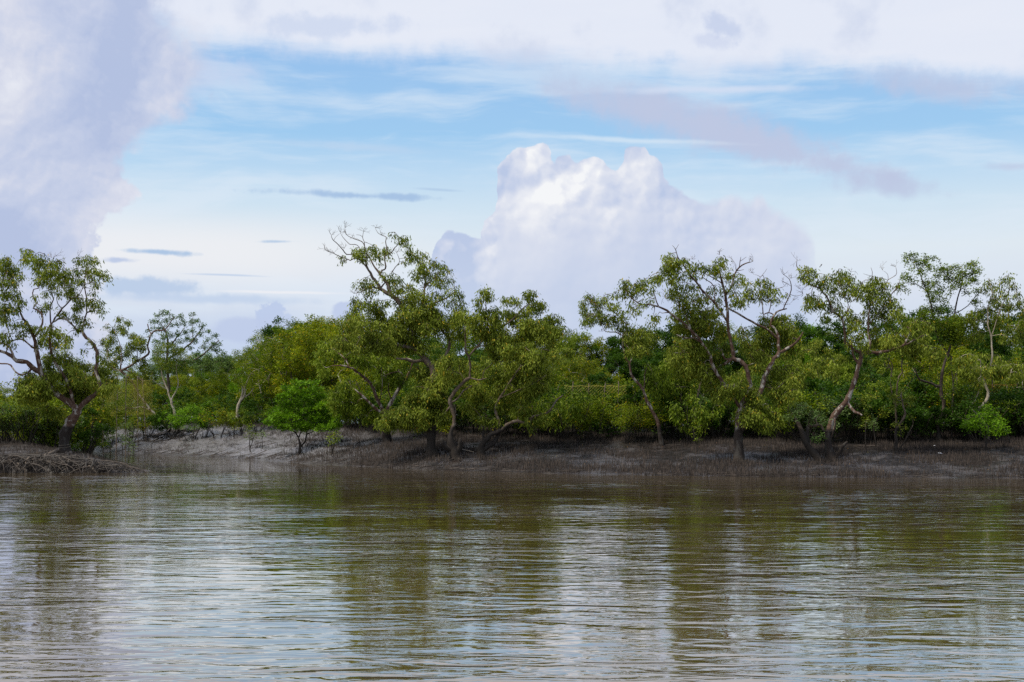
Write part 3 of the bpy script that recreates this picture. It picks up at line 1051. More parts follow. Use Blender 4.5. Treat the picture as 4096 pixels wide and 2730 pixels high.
T.clumps('D1', [(1245, 815, 30), (1345, 850, 38), (1300, 930, 50), (1250, 900, 35), (1180, 930, 34), (1115, 890, 24), (1150, 1030, 55), (1110, 1110, 42), (1090, 1040, 35), (1230, 1130, 48), (1390, 990, 48), (1455, 1035, 58),
                (1380, 1090, 58), (1480, 1120, 44), (1335, 1170, 44), (1240, 1215, 50), (1500, 1320, 58), (1545, 1400, 46), (1500, 1250, 34), (1420, 1225, 40), (1180, 1290, 58), (1340, 1430, 50), (1140, 1180, 44),
                (1090, 1250, 44), (1400, 1380, 46), (1460, 1430, 40), (1540, 1480, 26), (1010, 1130, 26)])
T.done()

# ---- pale forked tree on the left bank
T = Tree('mangrove_tree', 'slim pale forked mangrove with splayed black roots on the bare left mud bank', 'tree', ('D2', 2035, 925), 'pale', 'back', 'fine')
T.limb(['D2', (2035, 925, .17), (2015, 830, .11), (1995, 740, .095), (1960, 620, .10), (1955, 590, .09)])
T.limb(['D2', (1955, 600, .08), (1930, 520, .075), (1890, 400, .06), (1850, 300, .05), (1840, 210, .045), (1830, 120, .03), (1780, 50, .02), (1700, -30, .015)])
T.limb(['D2', (1905, 450, .04), (1850, 420, .035), (1790, 385, .028), (1740, 340, .018)])
T.limb(['D2', (1965, 590, .07), (1975, 530, .06), (2010, 470, .05), (2035, 390, .045), (2015, 290, .035), (2010, 180, .03), (2030, 60, .018)])
T.limb(['D2', (1845, 180, .03), (1885, 150, .025), (1870, 80, .018)])
T.fill('D2', [(1740, -60), (1900, -110), (2080, -80), (2160, 40), (2100, 200), (2060, 330), (1950, 200), (1880, 260), (1780, 180)], 62, 0.25)
T.dens = 700
T.done()
LB = [  # thin pale trees on the left bank: crop C2 trunks
    ('slender twisted pale tree with dark foot on the mud crest beside a tufted sapling', (285, 1118), [[(285, 1118, .12), (275, 1000, .09), (300, 930, .08), (315, 870, .06), (312, 820, .045)], [(300, 930, .06), (335, 880, .06), (330, 840, .045), (348, 785, .04), (380, 720, .025)], [(320, 900, .04), (365, 880, .03), (400, 830, .02)]],
     [(250, 560), (420, 560), (460, 700), (400, 800), (300, 830), (230, 760)], 'back'),
    ('straight pale trunk rising beside yellow shrubs in the middle of the left bank wood', (160, 1075), [[(160, 1075, .08), (150, 960, .07), (143, 880, .06), (128, 820, .05), (118, 770, .04)], [(143, 880, .05), (110, 810, .04), (85, 760, .03)], [(118, 770, .03), (130, 700, .025), (120, 640, .02)]],
     [(30, 620), (150, 590), (230, 650), (220, 780), (100, 800), (20, 740)], 'bright'),
    ('pale stub-topped trunk above the bright dome-shaped tree', (590, 1100), [[(590, 1100, .10), (600, 960, .09), (610, 830, .08), (605, 760, .075), (612, 700, .05), (620, 640, .03)], [(605, 750, .05), (590, 700, .04), (560, 640, .025)], [(612, 730, .035), (628, 690, .03), (610, 600, .02)]],
     [(480, 520), (620, 470), (700, 560), (680, 680), (560, 700), (470, 640)], 'back'),
    ('grey twiggy tree with curved stems behind the leafy sapling on the creek bank', (460, 1090), [[(460, 1090, .09), (455, 960, .08), (450, 860, .07), (430, 760, .05), (440, 680, .035)], [(452, 830, .05), (500, 760, .04), (530, 700, .03), (520, 640, .02)], [(560, 960, .05), (540, 880, .045), (510, 830, .035), (455, 815, .03), (410, 805, .02)]],
     [(380, 470), (520, 440), (600, 520), (590, 640), (460, 720), (380, 640)], 'back'),
    ('thin grey tree with a fork low down at the left end of the bank wood', (45, 1080), [[(45, 1080, .08), (40, 960, .065), (30, 860, .055), (15, 760, .045), (5, 700, .03)], [(30, 860, .035), (60, 790, .03), (90, 720, .02)]],
     [(-60, 620), (60, 560), (130, 600), (110, 740), (0, 780), (-60, 720)], 'bright'),
    ('pale wand-like tree with a small high fork behind the yellow shrubs of the mud crest', (222, 1080), [[(222, 1080, .07), (214, 960, .055), (205, 880, .05), (196, 820, .035), (200, 740, .025)], [(207, 890, .03), (180, 850, .025), (172, 800, .015)]],
     [(150, 640), (260, 620), (280, 720), (210, 780), (140, 740)], 'back'),
    ('grey slanting tree with open fan of twigs beside the stub-topped trunk', (555, 1085), [[(555, 1085, .08), (560, 960, .07), (530, 870, .055), (505, 800, .04), (480, 740, .03)], [(545, 910, .04), (575, 820, .03), (570, 740, .02)]],
     [(420, 560), (520, 540), (560, 620), (560, 720), (450, 720)], 'bright'),
    ('twin pale stems behind the dome-shaped tree toward the many-stemmed tree', (915, 1070), [[(915, 1070, .07), (915, 960, .06), (935, 860, .05), (940, 800, .035), (960, 720, .02)], [(915, 980, .05), (880, 880, .04), (860, 800, .025)]],
     [(820, 640), (960, 600), (1040, 680), (1020, 800), (900, 820), (830, 760)], 'yellow'),
]
for lab, b, limbs, poly, lf in LB:
    T = Tree('mangrove_tree', lab, 'tree', ('C2', b[0], b[1]), 'pale', lf, 'fine')
    for L_ in limbs:
        T.limb(['C2'] + [(q_[0], q_[1], q_[2] * 1.25) for q_ in L_])
    T.fill('C2', poly, 30, 0.6)
    T.dens = 700
    T.done()

# ---- bright green dome tree on the mud
T = Tree('mangrove_tree', 'small bright green dome-shaped mangrove with dark forked trunk alone on the wet mud', 'tree', ('C2', 735, 1318), 'dark', 'bright', 'rosette', depth_spread=1.9)
T.limb(['C2', (735, 1318, .10), (738, 1270, .085), (738, 1245, .08)])
T.limb(['C2', (738, 1250, .06), (728, 1200, .055), (705, 1165, .05), (660, 1140, .045), (600, 1110, .03), (540, 1080, .02)], end=-0.8)
T.limb(['C2', (745, 1275, .06), (775, 1230, .055), (785, 1180, .05), (800, 1130, .045), (850, 1110, .03), (930, 1090, .02)], end=0.9)
T.limb(['C2', (730, 1200, .04), (745, 1150, .04), (755, 1080, .035), (765, 980, .03), (780, 880, .02)])
T.limb(['C2', (785, 1170, .035), (850, 1150, .03), (940, 1130, .02), (1000, 1120, .015)], end=-1.0)
T.limb(['C2', (705, 1165, .03), (690, 1100, .03), (640, 1020, .025), (600, 950, .02)])
T.limb(['C2', (755, 1100, .03), (820, 1030, .025), (880, 970, .02)])
for row in ((800, 700, 850, 30), (845, 640, 880, 34), (890, 610, 900, 36), (940, 590, 930, 38), (985, 560, 985, 38), (1030, 520, 1010, 38), (1070, 500, 1030, 36), (1105, 530, 1040, 30), (1130, 640, 1000, 22)):
    y, x0, x1, r = row
    x = x0
    while x < x1:
        if rng.random() < 0.9:
            T.clumps('C2', [(x, y + rng.uniform(-18, 18), r * rng.uniform(.65, 1.2))], aspect=0.6)
        if rng.random() < 0.6:
            T.clumps('C2', [(x + 10, y + rng.uniform(-14, 14), r * rng.uniform(.8, 1.1))], aspect=0.62)
        x += r * 1.15
T.dens = 750
T.done()

# ---- the tallest tree, bare limbs against the sky
T = Tree('mangrove_tree', 'tallest mangrove, bare dead branches clawing skyward over its dense dark crown', 'tree', ('D4', 1120, 1285), 'grey', 'olive', depth_spread=2.6)
T.limb(['D4', (1120, 1285, .29), (1118, 1180, .27), (1120, 1080, .27), (1125, 960, .25), (1140, 860, .22), (1145, 760, .21), (1140, 640, .19), (1135, 520, .18), (1120, 440, .18), (1060, 375, .19), (1010, 310, .17), (960, 260, .16)], end=1.0)
T.limb(['D4', (960, 260, .15), (945, 150, .13), 'D3', (1280, 1560, .13), (1200, 1350, .13), (1130, 1200, .13), (1070, 1110, .135), (985, 1040, .13), (900, 1000, .12), (835, 950, .11), (790, 870, .09), (730, 790, .08), (665, 695, .07), (640, 610, .055), (635, 560, .045)], end=0.4)
T.limb(['D3', (655, 680, .05), (590, 595, .05), (540, 550, .04), (480, 530, .035), (420, 562, .032), (385, 545, .028), (330, 582, .02)])
T.limb(['D3', (590, 600, .035), (570, 540, .03), (520, 490, .025), (440, 478, .022), (370, 480, .032), (320, 420, .03), (250, 340, .026), (190, 290, .022), (165, 250, .018), (158, 215, .012)])
T.limb(['D3', (420, 560, .02), (340, 530, .02), (255, 500, .026), (180, 460, .022), (95, 430, .018), (62, 405, .012)])
T.limb(['D3', (635, 560, .04), (650, 470, .035), (620, 370, .032), (580, 300, .028), (480, 265, .022), (420, 240, .018), (360, 200, .014), (345, 110, .008)])
T.limb(['D3', (575, 500, .025), (545, 380, .022), (480, 340, .02), (410, 340, .02), (345, 275, .018), (300, 215, .014), (280, 170, .009)])
T.limb(['D3', (620, 360, .02), (612, 300, .02), (590, 240, .018), (605, 160, .012)])
T.limb(['D3', (590, 250, .014), (560, 215, .012), (500, 208, .008)])
T.limb(['D3', (190, 290, .014), (215, 240, .01), (270, 195, .007)])
T.limb(['D3', (985, 1040, .11), (950, 950, .105), (920, 870, .09), (875, 800, .075), (835, 755, .07), (760, 655, .055), (720, 590, .045), (685, 525, .035), (650, 470, .025)])
T.limb(['D3', (838, 745, .06), (860, 705, .055), (903, 675, .05), (903, 600, .048), (897, 510, .045), (930, 465, .04), (922, 380, .032), (905, 300, .028), (917, 240, .024), (860, 215, .018), (800, 180, .014), (765, 110, .008)])
T.limb(['D3', (930, 475, .03), (990, 455, .03), (1035, 385, .026), (1085, 335, .022), (1082, 250, .016), (1060, 195, .01)])
T.limb(['D3', (990, 740, .03), (1040, 660, .022), (1100, 585, .018), (1080, 500, .014), (1060, 455, .008)])
T.limb(['D3', (840, 940, .06), (900, 870, .05), (890, 830, .04)])
T.limb(['D3', (820, 945, .05), (740, 935, .04), (640, 950, .03), (560, 1000, .02), (470, 1020, .012)])
T.limb(['D3', (1280, 1500, .10), (1380, 1300, .09), (1430, 1120, .07), (1450, 950, .055), (1455, 830, .04), (1480, 700, .025)])
T.limb(['D3', (1450, 950, .035), (1520, 860, .03), (1620, 760, .025), (1700, 680, .018)])
T.limb(['D3', (1455, 800, .03), (1390, 640, .025), (1340, 540, .02), (1260, 470, .015), (1190, 370, .012), (1140, 250, .01)])
T.limb(['D3', (1380, 1300, .06), (1600, 1150, .05), (1750, 1080, .04), (1860, 1000, .03)])
T.limb(['D4', (955, 262, .13), (880, 258, .12), (820, 243, .10), (740, 238, .06), (620, 245, .03)], end=-1.2)
T.limb(['D4', (1060, 390, .11), (960, 395, .10), (880, 370, .08), (790, 365, .05)], end=-1.6)
T.limb(['D4', (1145, 740, .14), (1110, 690, .12), (1090, 660, .10)], end=-0.8)
T.limb(['D4', (1150, 730, .12), (1190, 690, .11), (1225, 620, .10), (1260, 540, .08), (1300, 430, .05)], end=-1.3)
T.limb(['D4', (1150, 440, .12), (1250, 330, .10), (1290, 200, .09), (1225, 110, .08), (1215, 60, .06)], end=1.0)
T.clumps('D3', [(490, 400, 48), (540, 450, 62), (620, 420, 58), (600, 510, 40), (730, 365, 50), (770, 420, 50), (740, 490, 38), (820, 480, 40), (835, 560, 24), (880, 395, 44), (950, 400, 44), (955, 500, 22),
                (310, 500, 38), (300, 555, 20), (1000, 185, 30), (1050, 200, 20), (1130, 250, 48), (1190, 225, 42), (1140, 330, 30), (1210, 310, 34), (1240, 400, 50), (1260, 480, 56), (1210, 530, 26), (1160, 590, 30), (1370, 425, 42),
                (1350, 500, 45), (1450, 475, 42), (1490, 525, 28), (1430, 620, 80), (1560, 590, 66), (1650, 600, 56), (1720, 650, 56), (1785, 695, 32), (1400, 720, 76), (1520, 740, 76), (1640, 750, 74), (1760, 790, 50),
                (1700, 870, 48), (1600, 850, 46), (1480, 830, 56), (1825, 825, 28), (1280, 700, 32), (1320, 760, 42), (490, 865, 34), (600, 880, 50), (650, 800, 32), (590, 820, 32), (700, 900, 48), (760, 840, 48),
                (690, 980, 42), (620, 960, 32), (780, 940, 40), (900, 740, 42), (960, 780, 52), (1000, 860, 62), (1080, 775, 42), (1130, 840, 44), (1050, 950, 70), (1150, 930, 60), (1250, 900, 56), (1000, 720, 26),
                (1250, 1000, 70), (1360, 970, 60), (500, 1080, 52), (560, 1150, 70), (470, 1170, 44), (640, 1130, 52), (740, 1120, 60), (700, 1200, 70), (800, 1200, 60), (900, 1120, 44), (960, 1120, 52), (1100, 1080, 70),
                (1200, 1100, 80), (1300, 1080, 80), (1400, 1060, 80), (1500, 1040, 70), (1600, 1000, 52), (1680, 1030, 52), (1780, 980, 52), (1850, 960, 44), (1900, 920, 32), (1940, 1010, 42), (1850, 1070, 50),
                (1960, 1120, 50), (1750, 1120, 42), (1560, 1120, 70), (1450, 1160, 80), (1300, 1180, 80), (1150, 1200, 80), (1980, 1190, 42), (1880, 1180, 50)])
T.fill('D3', [(430, 1240), (2040, 1240), (2100, 1400), (1980, 1557), (300, 1557)], 78, 0.18)
T.fill('D4', [(640, 860), (860, 820), (1250, 800), (1280, 900), (1200, 960), (900, 1010), (680, 1010), (600, 950)], 46, 0.4)
T.fill('D4', [(1000, 560), (1240, 600), (1290, 720), (1200, 820), (1050, 840), (880, 780), (900, 640)], 50, 0.4, push=-0.6)
T.fill('D4', [(180, 120), (820, 90), (1100, 250), (940, 420), (900, 260), (760, 260), (560, 300), (260, 260)], 60, 0.2)
T.fill('D4', [(930, 470), (1150, 450), (1250, 560), (1200, 640), (1080, 650), (900, 720), (760, 850), (600, 900), (600, 960), (900, 970), (1200, 900), (1260, 760), (1000, 560)], 58, 0.2)
T.bare('D3', [(158, 215), (62, 405), (120, 440), (345, 110), (370, 200), (280, 170), (605, 160), (770, 110), (850, 210), (470, 260), (330, 400), (1060, 455), (470, 1020), (200, 460)], 5, 95, .008)
T.done()

# ---- multi-stemmed tree left of the tallest
T = Tree('mangrove_tree', 'many-stemmed mangrove with pinkish fanned limbs over a shaded root tangle', 'tree', ('D4', 700, 1140), 'red', 'green', depth_spread=2.0)
T.limb(['D4', (700, 1140, .26), (695, 1050, .22), (690, 960, .19), (690, 880, .16)], end=-0.8)
T.limb(['D4', (685, 890, .12), (650, 830, .11), (600, 720, .11), (550, 600, .09), (480, 540, .085), (410, 480, .075), (350, 445, .065), (280, 430, .045), (180, 432, .025)])
T.limb(['D4', (350, 445, .05), (310, 370, .05), (240, 310, .035), (190, 265, .02)])
T.limb(['D4', (330, 390, .03), (325, 330, .025), (385, 290, .018)])
T.limb(['D4', (680, 890, .10), (600, 840, .09), (540, 780, .085), (450, 700, .07), (400, 655, .04)])
T.limb(['D4', (690, 880, .12), (720, 820, .13), (780, 700, .11), (830, 620, .10), (895, 530, .095), (930, 440, .06), (950, 380, .05)])
T.limb(['D4', (640, 770, .035), (655, 640, .03), (652, 480, .02)])
T.limb(['D4', (735, 770, .05), (712, 670, .04), (720, 590, .03)])
T.limb(['D4', (720, 520, .03), (800, 485, .03), (850, 520, .03)])
T.fill('D4', [(20, 260), (200, 180), (420, 250), (640, 330), (880, 300), (900, 420), (700, 480), (480, 420), (330, 330), (160, 380), (120, 520), (20, 420)], 52, 0.2, push=-0.8)
T.fill('D4', [(560, 480), (850, 420), (880, 520), (760, 640), (600, 620)], 50, 0.45, push=-0.9)
T.fill('D4', [(180, 520), (330, 540), (420, 640), (520, 720), (640, 860), (560, 930), (420, 880), (300, 900), (180, 820)], 52, 0.35, push=-0.9)
T.done()

# ---- knobbly pale-limbed tree right of the tallest
T = Tree('mangrove_tree', 'gnarled mangrove with burred hollow foot and snaking pale limb beside the tallest tree', 'tree', ('D4', 1345, 1310), 'grey', 'olive', depth_spread=2.2)
T.limb(['D4', (1350, 1310, .22), (1330, 1220, .30), (1300, 1150, .22), (1300, 1060, .12), (1330, 980, .11), (1335, 900, .10), (1310, 840, .12), (1300, 780, .12), (1315, 715, .10), (1370, 640, .095), (1430, 580, .09), (1482, 545, .085)], end=-0.4)
T.limb(['D4', (1290, 1240, .2), (1240, 1180, .16), (1215, 1120, .10)])
T.limb(['D4', (1375, 1260, .2), (1390, 1190, .16), (1390, 1120, .06)])
T.limb(['D4', (1482, 545, .07), (1482, 450, .06), (1470, 350, .06), (1440, 280, .05), (1440, 160, .04), (1432, 60, .03)])
T.limb(['D4', (1482, 550, .05), (1560, 568, .045), (1640, 548, .02)])
T.limb(['D4', (1600, 560, .025), (1620, 470, .022), (1700, 410, .018), (1740, 340, .012)])
T.limb(['D4', (1470, 345, .05), (1540, 262, .05), (1620, 240, .03), (1750, 180, .02)])
T.limb(['D4', (1315, 780, .05), (1370, 735, .05), (1420, 665, .04), (1500, 622, .025)])
T.limb(['D4', (1305, 820, .06), (1260, 862, .05)])
T.limb(['D4', (1335, 900, .04), (1345, 860, .04), (1335, 800, .04)])
T.limb(['D4', (1540, 262, .05), (1700, 100, .06), (1850, 30, .05), 'C3', (1260, 560, .04), (1330, 500, .02)])
T.limb(['C3', (1050, 700, .04), (1060, 560, .03), (1060, 450, .02)])
T.clumps('C3', [(1050, 445, 38), (1020, 495, 32), (1080, 475, 30), (1180, 490, 34), (1230, 495, 32), (1310, 460, 44), (1340, 530, 42), (1380, 520, 32), (1290, 555, 42), (1430, 600, 32), (1470, 600, 22), (1450, 650, 28), (1360, 640, 50),
                (1410, 680, 44), (1230, 590, 50), (1180, 570, 40), (1110, 560, 46), (1040, 560, 48), (1000, 600, 44), (1300, 640, 44)])
T.fill('D4', [(1300, 30), (1600, 0), (2240, 20), (2340, 120), (2300, 300), (2000, 420), (1700, 330), (1600, 130), (1420, 130)], 66, 0.2)
T.fill('D4', [(1180, 360), (1400, 330), (1440, 450), (1380, 560), (1220, 560), (1160, 450)], 48, 0.12, push=-0.8)
T.done()

# ---- arching tree whose limb runs right over the mud
T = Tree('mangrove_tree', 'low mangrove with a thick brown limb arching sideways above the spiky mud', 'tree', ('D4', 1585, 1280), 'grey', 'olive', depth_spread=2.0)
T.limb(['D4', (1585, 1280, .21), (1600, 1180, .18), (1650, 1110, .15), (1700, 1070, .13), (1760, 1050, .12), (1810, 1010, .11), (1860, 970, .10), (1930, 955, .09), (2010, 980, .085)], end=-0.6)
T.limb(['D4', (2000, 975, .07), (2050, 950, .07), (2080, 910, .06), (2200, 880, .06), (2250, 830, .055), (2300, 760, .05), (2360, 710, .03)])
T.limb(['D4', (1590, 1150, .08), (1605, 1060, .07), (1622, 980, .055), (1640, 900, .04)])
T.limb(['D4', (1650, 1240, .16), (1700, 1160, .14), (1740, 1090, .12), (1765, 1000, .10), (1740, 900, .09), (1715, 840, .08), (1760, 740, .06), (1850, 600, .05), (1960, 440, .04)], end=0.9)
T.limb(['D4', (1850, 600, .03), (1960, 690, .03), (1975, 580, .02)])
T.limb(['D4', (1960, 440, .03), (2060, 400, .025), (2120, 350, .018)])
T.limb(['D4', (1760, 740, .03), (2060, 610, .03), (2200, 520, .02)])
T.fill('D4', [(1580, 560), (1740, 430), (1960, 330), (2180, 350), (2260, 480), (2200, 620), (2060, 640), (2060, 800), (2120, 880), (1900, 860), (1800, 800), (1620, 760), (1480, 740)], 62, 0.22, push=-0.6)
T.fill('D4', [(1380, 560), (1600, 600), (1640, 760), (1560, 900), (1440, 900), (1400, 760)], 46, 0.5, push=-0.9)
T.clumps('D4', [(1640, 930, 40), (1720, 930, 40), (1580, 920, 36), (1690, 960, 30), (2100, 930, 46), (2160, 880, 46), (2060, 1000, 30), (2200, 930, 36), (2030, 930, 30)])
T.done()

# ---- leaning lichened tree right of centre
T = Tree('mangrove_tree', 'thin leaning mangrove with lichened zigzag trunk beside the yellow netting, crown swept sideways', 'tree', ('D6', 870, 960), 'red', 'olive', depth_spread=1.5)
T.limb(['D6', (870, 960, .15), (850, 850, .14), (820, 700, .11), (770, 610, .10), (720, 510, .09), (685, 410, .08), (600, 300, .078), (560, 240, .065), (540, 130, .055), (500, 50, .05), 'D5', (520, 1040, .045), (518, 940, .042)], end=-0.5)
T.limb(['D5', (518, 940, .035), (450, 905, .032), (350, 900, .022), (310, 830, .015), (250, 740, .01)])
T.limb(['D5', (518, 930, .035), (560, 860, .03), (500, 770, .025), (420, 700, .02), (330, 620, .015)])
T.limb(['D5', (420, 700, .02), (260, 640, .015), (170, 580, .01)])
T.limb(['D5', (530, 1000, .035), (590, 1080, .03), (610, 1130, .025), (590, 1210, .03)])
T.limb(['D5', (530, 990, .03), (620, 930, .025), (740, 900, .02), (850, 930, .01)])
T.limb(['D6', (705, 420, .04), (700, 330, .035), (695, 250, .03), (720, 170, .02)])
T.clumps('D5', [(180, 540, 38), (130, 600, 38), (220, 570, 38), (330, 580, 48), (260, 620, 38), (390, 620, 38), (150, 680, 38), (200, 740, 56), (280, 700, 56), (340, 760, 48), (140, 790, 30), (440, 650, 38), (510, 700, 40),
                (440, 760, 48), (530, 770, 40), (400, 820, 30), (500, 840, 40), (560, 830, 32), (620, 880, 42), (700, 880, 48), (790, 900, 40), (850, 920, 26), (560, 930, 42), (620, 980, 52), (720, 970, 60), (800, 980, 42),
                (600, 1080, 50), (700, 1070, 50), (660, 1020, 46), (760, 1060, 40), (420, 530, 18), (330, 540, 20), (470, 600, 20)], k=1.08)
T.bare('D5', [(310, 900)], 4, 60, .008)
T.done()

# ---- the broad tree right of centre
T = Tree('mangrove_tree', 'broad open mangrove with thick upright trunk, three lichened limbs and airy top', 'tree', ('D6', 1635, 1110), 'red', 'olive', depth_spread=2.6)
T.limb(['D6', (1635, 1110, .28), (1640, 1000, .25), (1635, 880, .23), (1640, 760, .20), (1650, 640, .19), (1690, 530, .19)])
T.limb(['D6', (1690, 900, .10), (1690, 780, .09), (1680, 700, .08)], end=-0.3)
T.limb(['D6', (1690, 530, .15), (1740, 420, .13), (1745, 290, .12), (1705, 160, .11), (1640, 105, .11), (1585, 90, .11), 'D5', (1595, 1130, .10), (1585, 1040, .09), (1570, 950, .085), (1548, 850, .08), (1545, 750, .08), (1540, 640, .075), (1522, 540, .07), (1492, 430, .06), (1472, 340, .045), (1450, 270, .03)], end=-0.6)
T.limb(['D5', (1530, 545, .05), (1580, 470, .05), (1608, 350, .042), (1655, 275, .04), (1715, 235, .032), (1755, 222, .025), (1795, 210, .012)])
T.limb(['D5', (1610, 350, .03), (1550, 362, .03), (1500, 375, .03)])
T.limb(['D5', (1630, 310, .02), (1628, 280, .018), (1626, 242, .01)])
T.limb(['D5', (1665, 268, .02), (1668, 210, .018), (1675, 168, .01)])
T.limb(['D5', (1672, 215, .014), (1730, 168, .008)])
T.limb(['D5', (1640, 300, .02), (1705, 292, .01)])
T.limb(['D5', (1748, 225, .014), (1768, 180, .009)])
T.limb(['D5', (1520, 790, .06), (1445, 655, .06), (1380, 580, .058), (1290, 485, .055), (1230, 400, .05), (1175, 345, .045), (1120, 262, .035), (1055, 165, .028), (1035, 95, .018), (1004, 55, .009)], end=-1.2)
T.limb(['D5', (1038, 100, .012), (1066, 46, .008)])
T.limb(['D5', (1290, 490, .03), (1330, 600, .03), (1350, 640, .02)])
T.limb(['D5', (1420, 620, .03), (1420, 500, .028), (1380, 420, .024), (1300, 370, .02), (1290, 300, .012)])
T.limb(['D5', (1470, 420, .03), (1400, 370, .026), (1320, 330, .02), (1230, 300, .012)])
T.limb(['D6', (1660, 600, .10), 'D5', (1420, 1280, .095), (1380, 1150, .085), (1290, 1000, .07), (1160, 860, .06), (1010, 742, .062), (950, 692, .055), (870, 655, .05), (780, 635, .045), (700, 632, .04), (620, 585, .03), (590, 555, .02)], end=-1.8)
T.limb(['D5', (870, 655, .035), (835, 570, .03), (820, 500, .022), (800, 420, .015)])
T.limb(['D5', (990, 720, .03), (940, 715, .025), (900, 720, .015)])
T.limb(['D5', (1290, 1000, .04), (1210, 960, .045), (1190, 880, .04), (1150, 790, .03), (1120, 700, .025), (1080, 640, .02), (1000, 570, .015), (900, 480, .01)])
T.limb(['D5', (1210, 962, .04), (1130, 965, .035), (1045, 930, .02)])
T.limb(['D5', (1240, 910, .03), (1180, 880, .03), (1110, 855, .02)])
T.limb(['D6', (1720, 540, .18), (1800, 480, .16), (1850, 440, .15), (1885, 350, .13), (1890, 265, .125), (1950, 170, .11), (2000, 80, .105), (2040, 25, .10), 'D5', (2050, 1070, .09), (2040, 980, .08), (2030, 905, .065), (1985, 850, .055), (1965, 830, .05), (2000, 740, .05), (2055, 692, .045), (2125, 676, .03)], end=0.9)
T.limb(['D5', (2095, 685, .03), (2120, 610, .03), (2158, 530, .028), (2170, 450, .024), (2150, 385, .018), (2095, 342, .01)])
T.limb(['D5', (2000, 730, .035), (1945, 712, .032), (1895, 732, .032), (1888, 650, .028), (1860, 580, .024), (1810, 470, .02), (1775, 440, .012)])
T.limb(['D5', (1960, 712, .025), (1972, 610, .022), (1930, 550, .016)])
T.limb(['D5', (1888, 650, .02), (1870, 450, .018), (1860, 380, .016), (1880, 355, .014), (1932, 285, .008)])
T.limb(['D5', (1868, 365, .012), (1840, 348, .01), (1812, 342, .007)])
T.limb(['D5', (2155, 545, .014), (2215, 553, .012), (2285, 532, .007)])
T.limb(['D5', (2160, 470, .01), (2110, 420, .01), (2070, 400, .007)])
T.limb(['D5', (2015, 965, .06), (1945, 885, .058), (1880, 850, .055), (1780, 805, .055), (1680, 740, .05), (1605, 700, .045), (1555, 670, .05)])
T.limb(['D5', (2045, 1110, .08), (2130, 1065, .075), (2220, 1000, .065), (2260, 950, .05), (2285, 905, .035)])
T.limb(['D6', (1585, 92, .09), (1540, 112, .09), (1495, 145, .08)])
T.limb(['D6', (1560, 80, .05), (1500, 90, .05), (1480, 40, .045), (1450, -10, .03)])
T.clumps('D5', [(960, 160, 46), (1000, 205, 56), (935, 250, 48), (1060, 195, 46), (1110, 180, 30), (1010, 290, 48), (950, 320, 40), (885, 320, 30), (860, 360, 48), (785, 370, 40), (720, 410, 48), (650, 430, 48), (560, 420, 50),
                (520, 400, 32), (530, 490, 46), (620, 500, 46), (720, 480, 38), (800, 460, 30), (450, 510, 32), (430, 530, 18), (1080, 330, 46), (1180, 245, 48), (1270, 225, 40), (1310, 260, 40), (1220, 325, 48), (1000, 380, 48),
                (1060, 430, 56), (990, 490, 46), (1060, 530, 46), (1150, 430, 44), (1230, 450, 44), (1130, 520, 46), (1240, 530, 46), (1260, 590, 46), (1100, 600, 46), (1340, 560, 36), (1370, 480, 36), (1420, 265, 48), (1480, 175, 42),
                (1500, 230, 38), (1450, 220, 32), (1420, 310, 30), (1560, 310, 32), (1600, 340, 38), (1540, 350, 32), (1670, 350, 40), (1720, 400, 32), (1620, 410, 32), (1430, 450, 36), (1440, 560, 36), (1500, 480, 30),
                (1600, 500, 38), (1640, 560, 46), (1720, 510, 46), (1600, 600, 36), (1700, 590, 38), (1770, 480, 38), (1800, 540, 38), (1850, 390, 32), (1900, 380, 32), (1960, 400, 32), (1860, 470, 38), (1930, 480, 46), (2010, 490, 46),
                (1980, 550, 36), (1880, 540, 36), (2110, 520, 22), (2040, 570, 22), (620, 600, 32), (660, 650, 38), (590, 650, 30), (780, 570, 28), (700, 590, 30), (820, 740, 42), (800, 795, 28), (860, 740, 22), (590, 690, 20),
                (1450, 640, 50), (1400, 700, 50), (1560, 450, 26), (1150, 620, 40), (1060, 660, 40)])
T.fill('D5', [(985, 720), (1200, 640), (1460, 700), (1520, 900), (1540, 1150), (1300, 1290), (1000, 1300), (940, 1130), (1040, 950), (1000, 820)], 54, 0.18, push=-0.8)
T.fill('D5', [(1640, 780), (1800, 760), (1990, 740), (2190, 750), (2230, 950), (2180, 1100), (2060, 1040), (1960, 1100), (1850, 1230), (1760, 1200), (1660, 1000)], 50, 0.45, push=-1.0)
T.fill('D6', [(1360, 420), (1480, 330), (1680, 300), (1800, 340), (1850, 440), (1780, 520), (1620, 460), (1420, 510)], 46, 0.1)
T.fill('D6', [(1780, 520), (1980, 540), (2040, 640), (2060, 760), (1900, 760), (1760, 680), (1640, 700), (1620, 640)], 46, 0.15)
T.fill('D6', [(1150, 60), (1450, 120), (1480, 300), (1350, 400), (1250, 300), (1150, 180)], 46, 0.3, push=-0.8)
T.fill('D6', [(1900, 180), (2200, 100), (2300, 300), (2200, 480), (2000, 500), (1930, 340)], 50, 0.2, push=-1.2)
T.clumps('D6', [(1950, 360, 40), (1990, 390, 30), (1920, 390, 30)])
T.bare('D5', [(1200, 190), (1600, 200), (1465, 150), (2095, 345), (2170, 380), (2280, 530), (2240, 480), (2130, 640), (1795, 210), (2180, 600), (1780, 330), (930, 570), (1700, 650), (1200, 640), (2080, 420)], 5, 70, .007)
T.done()

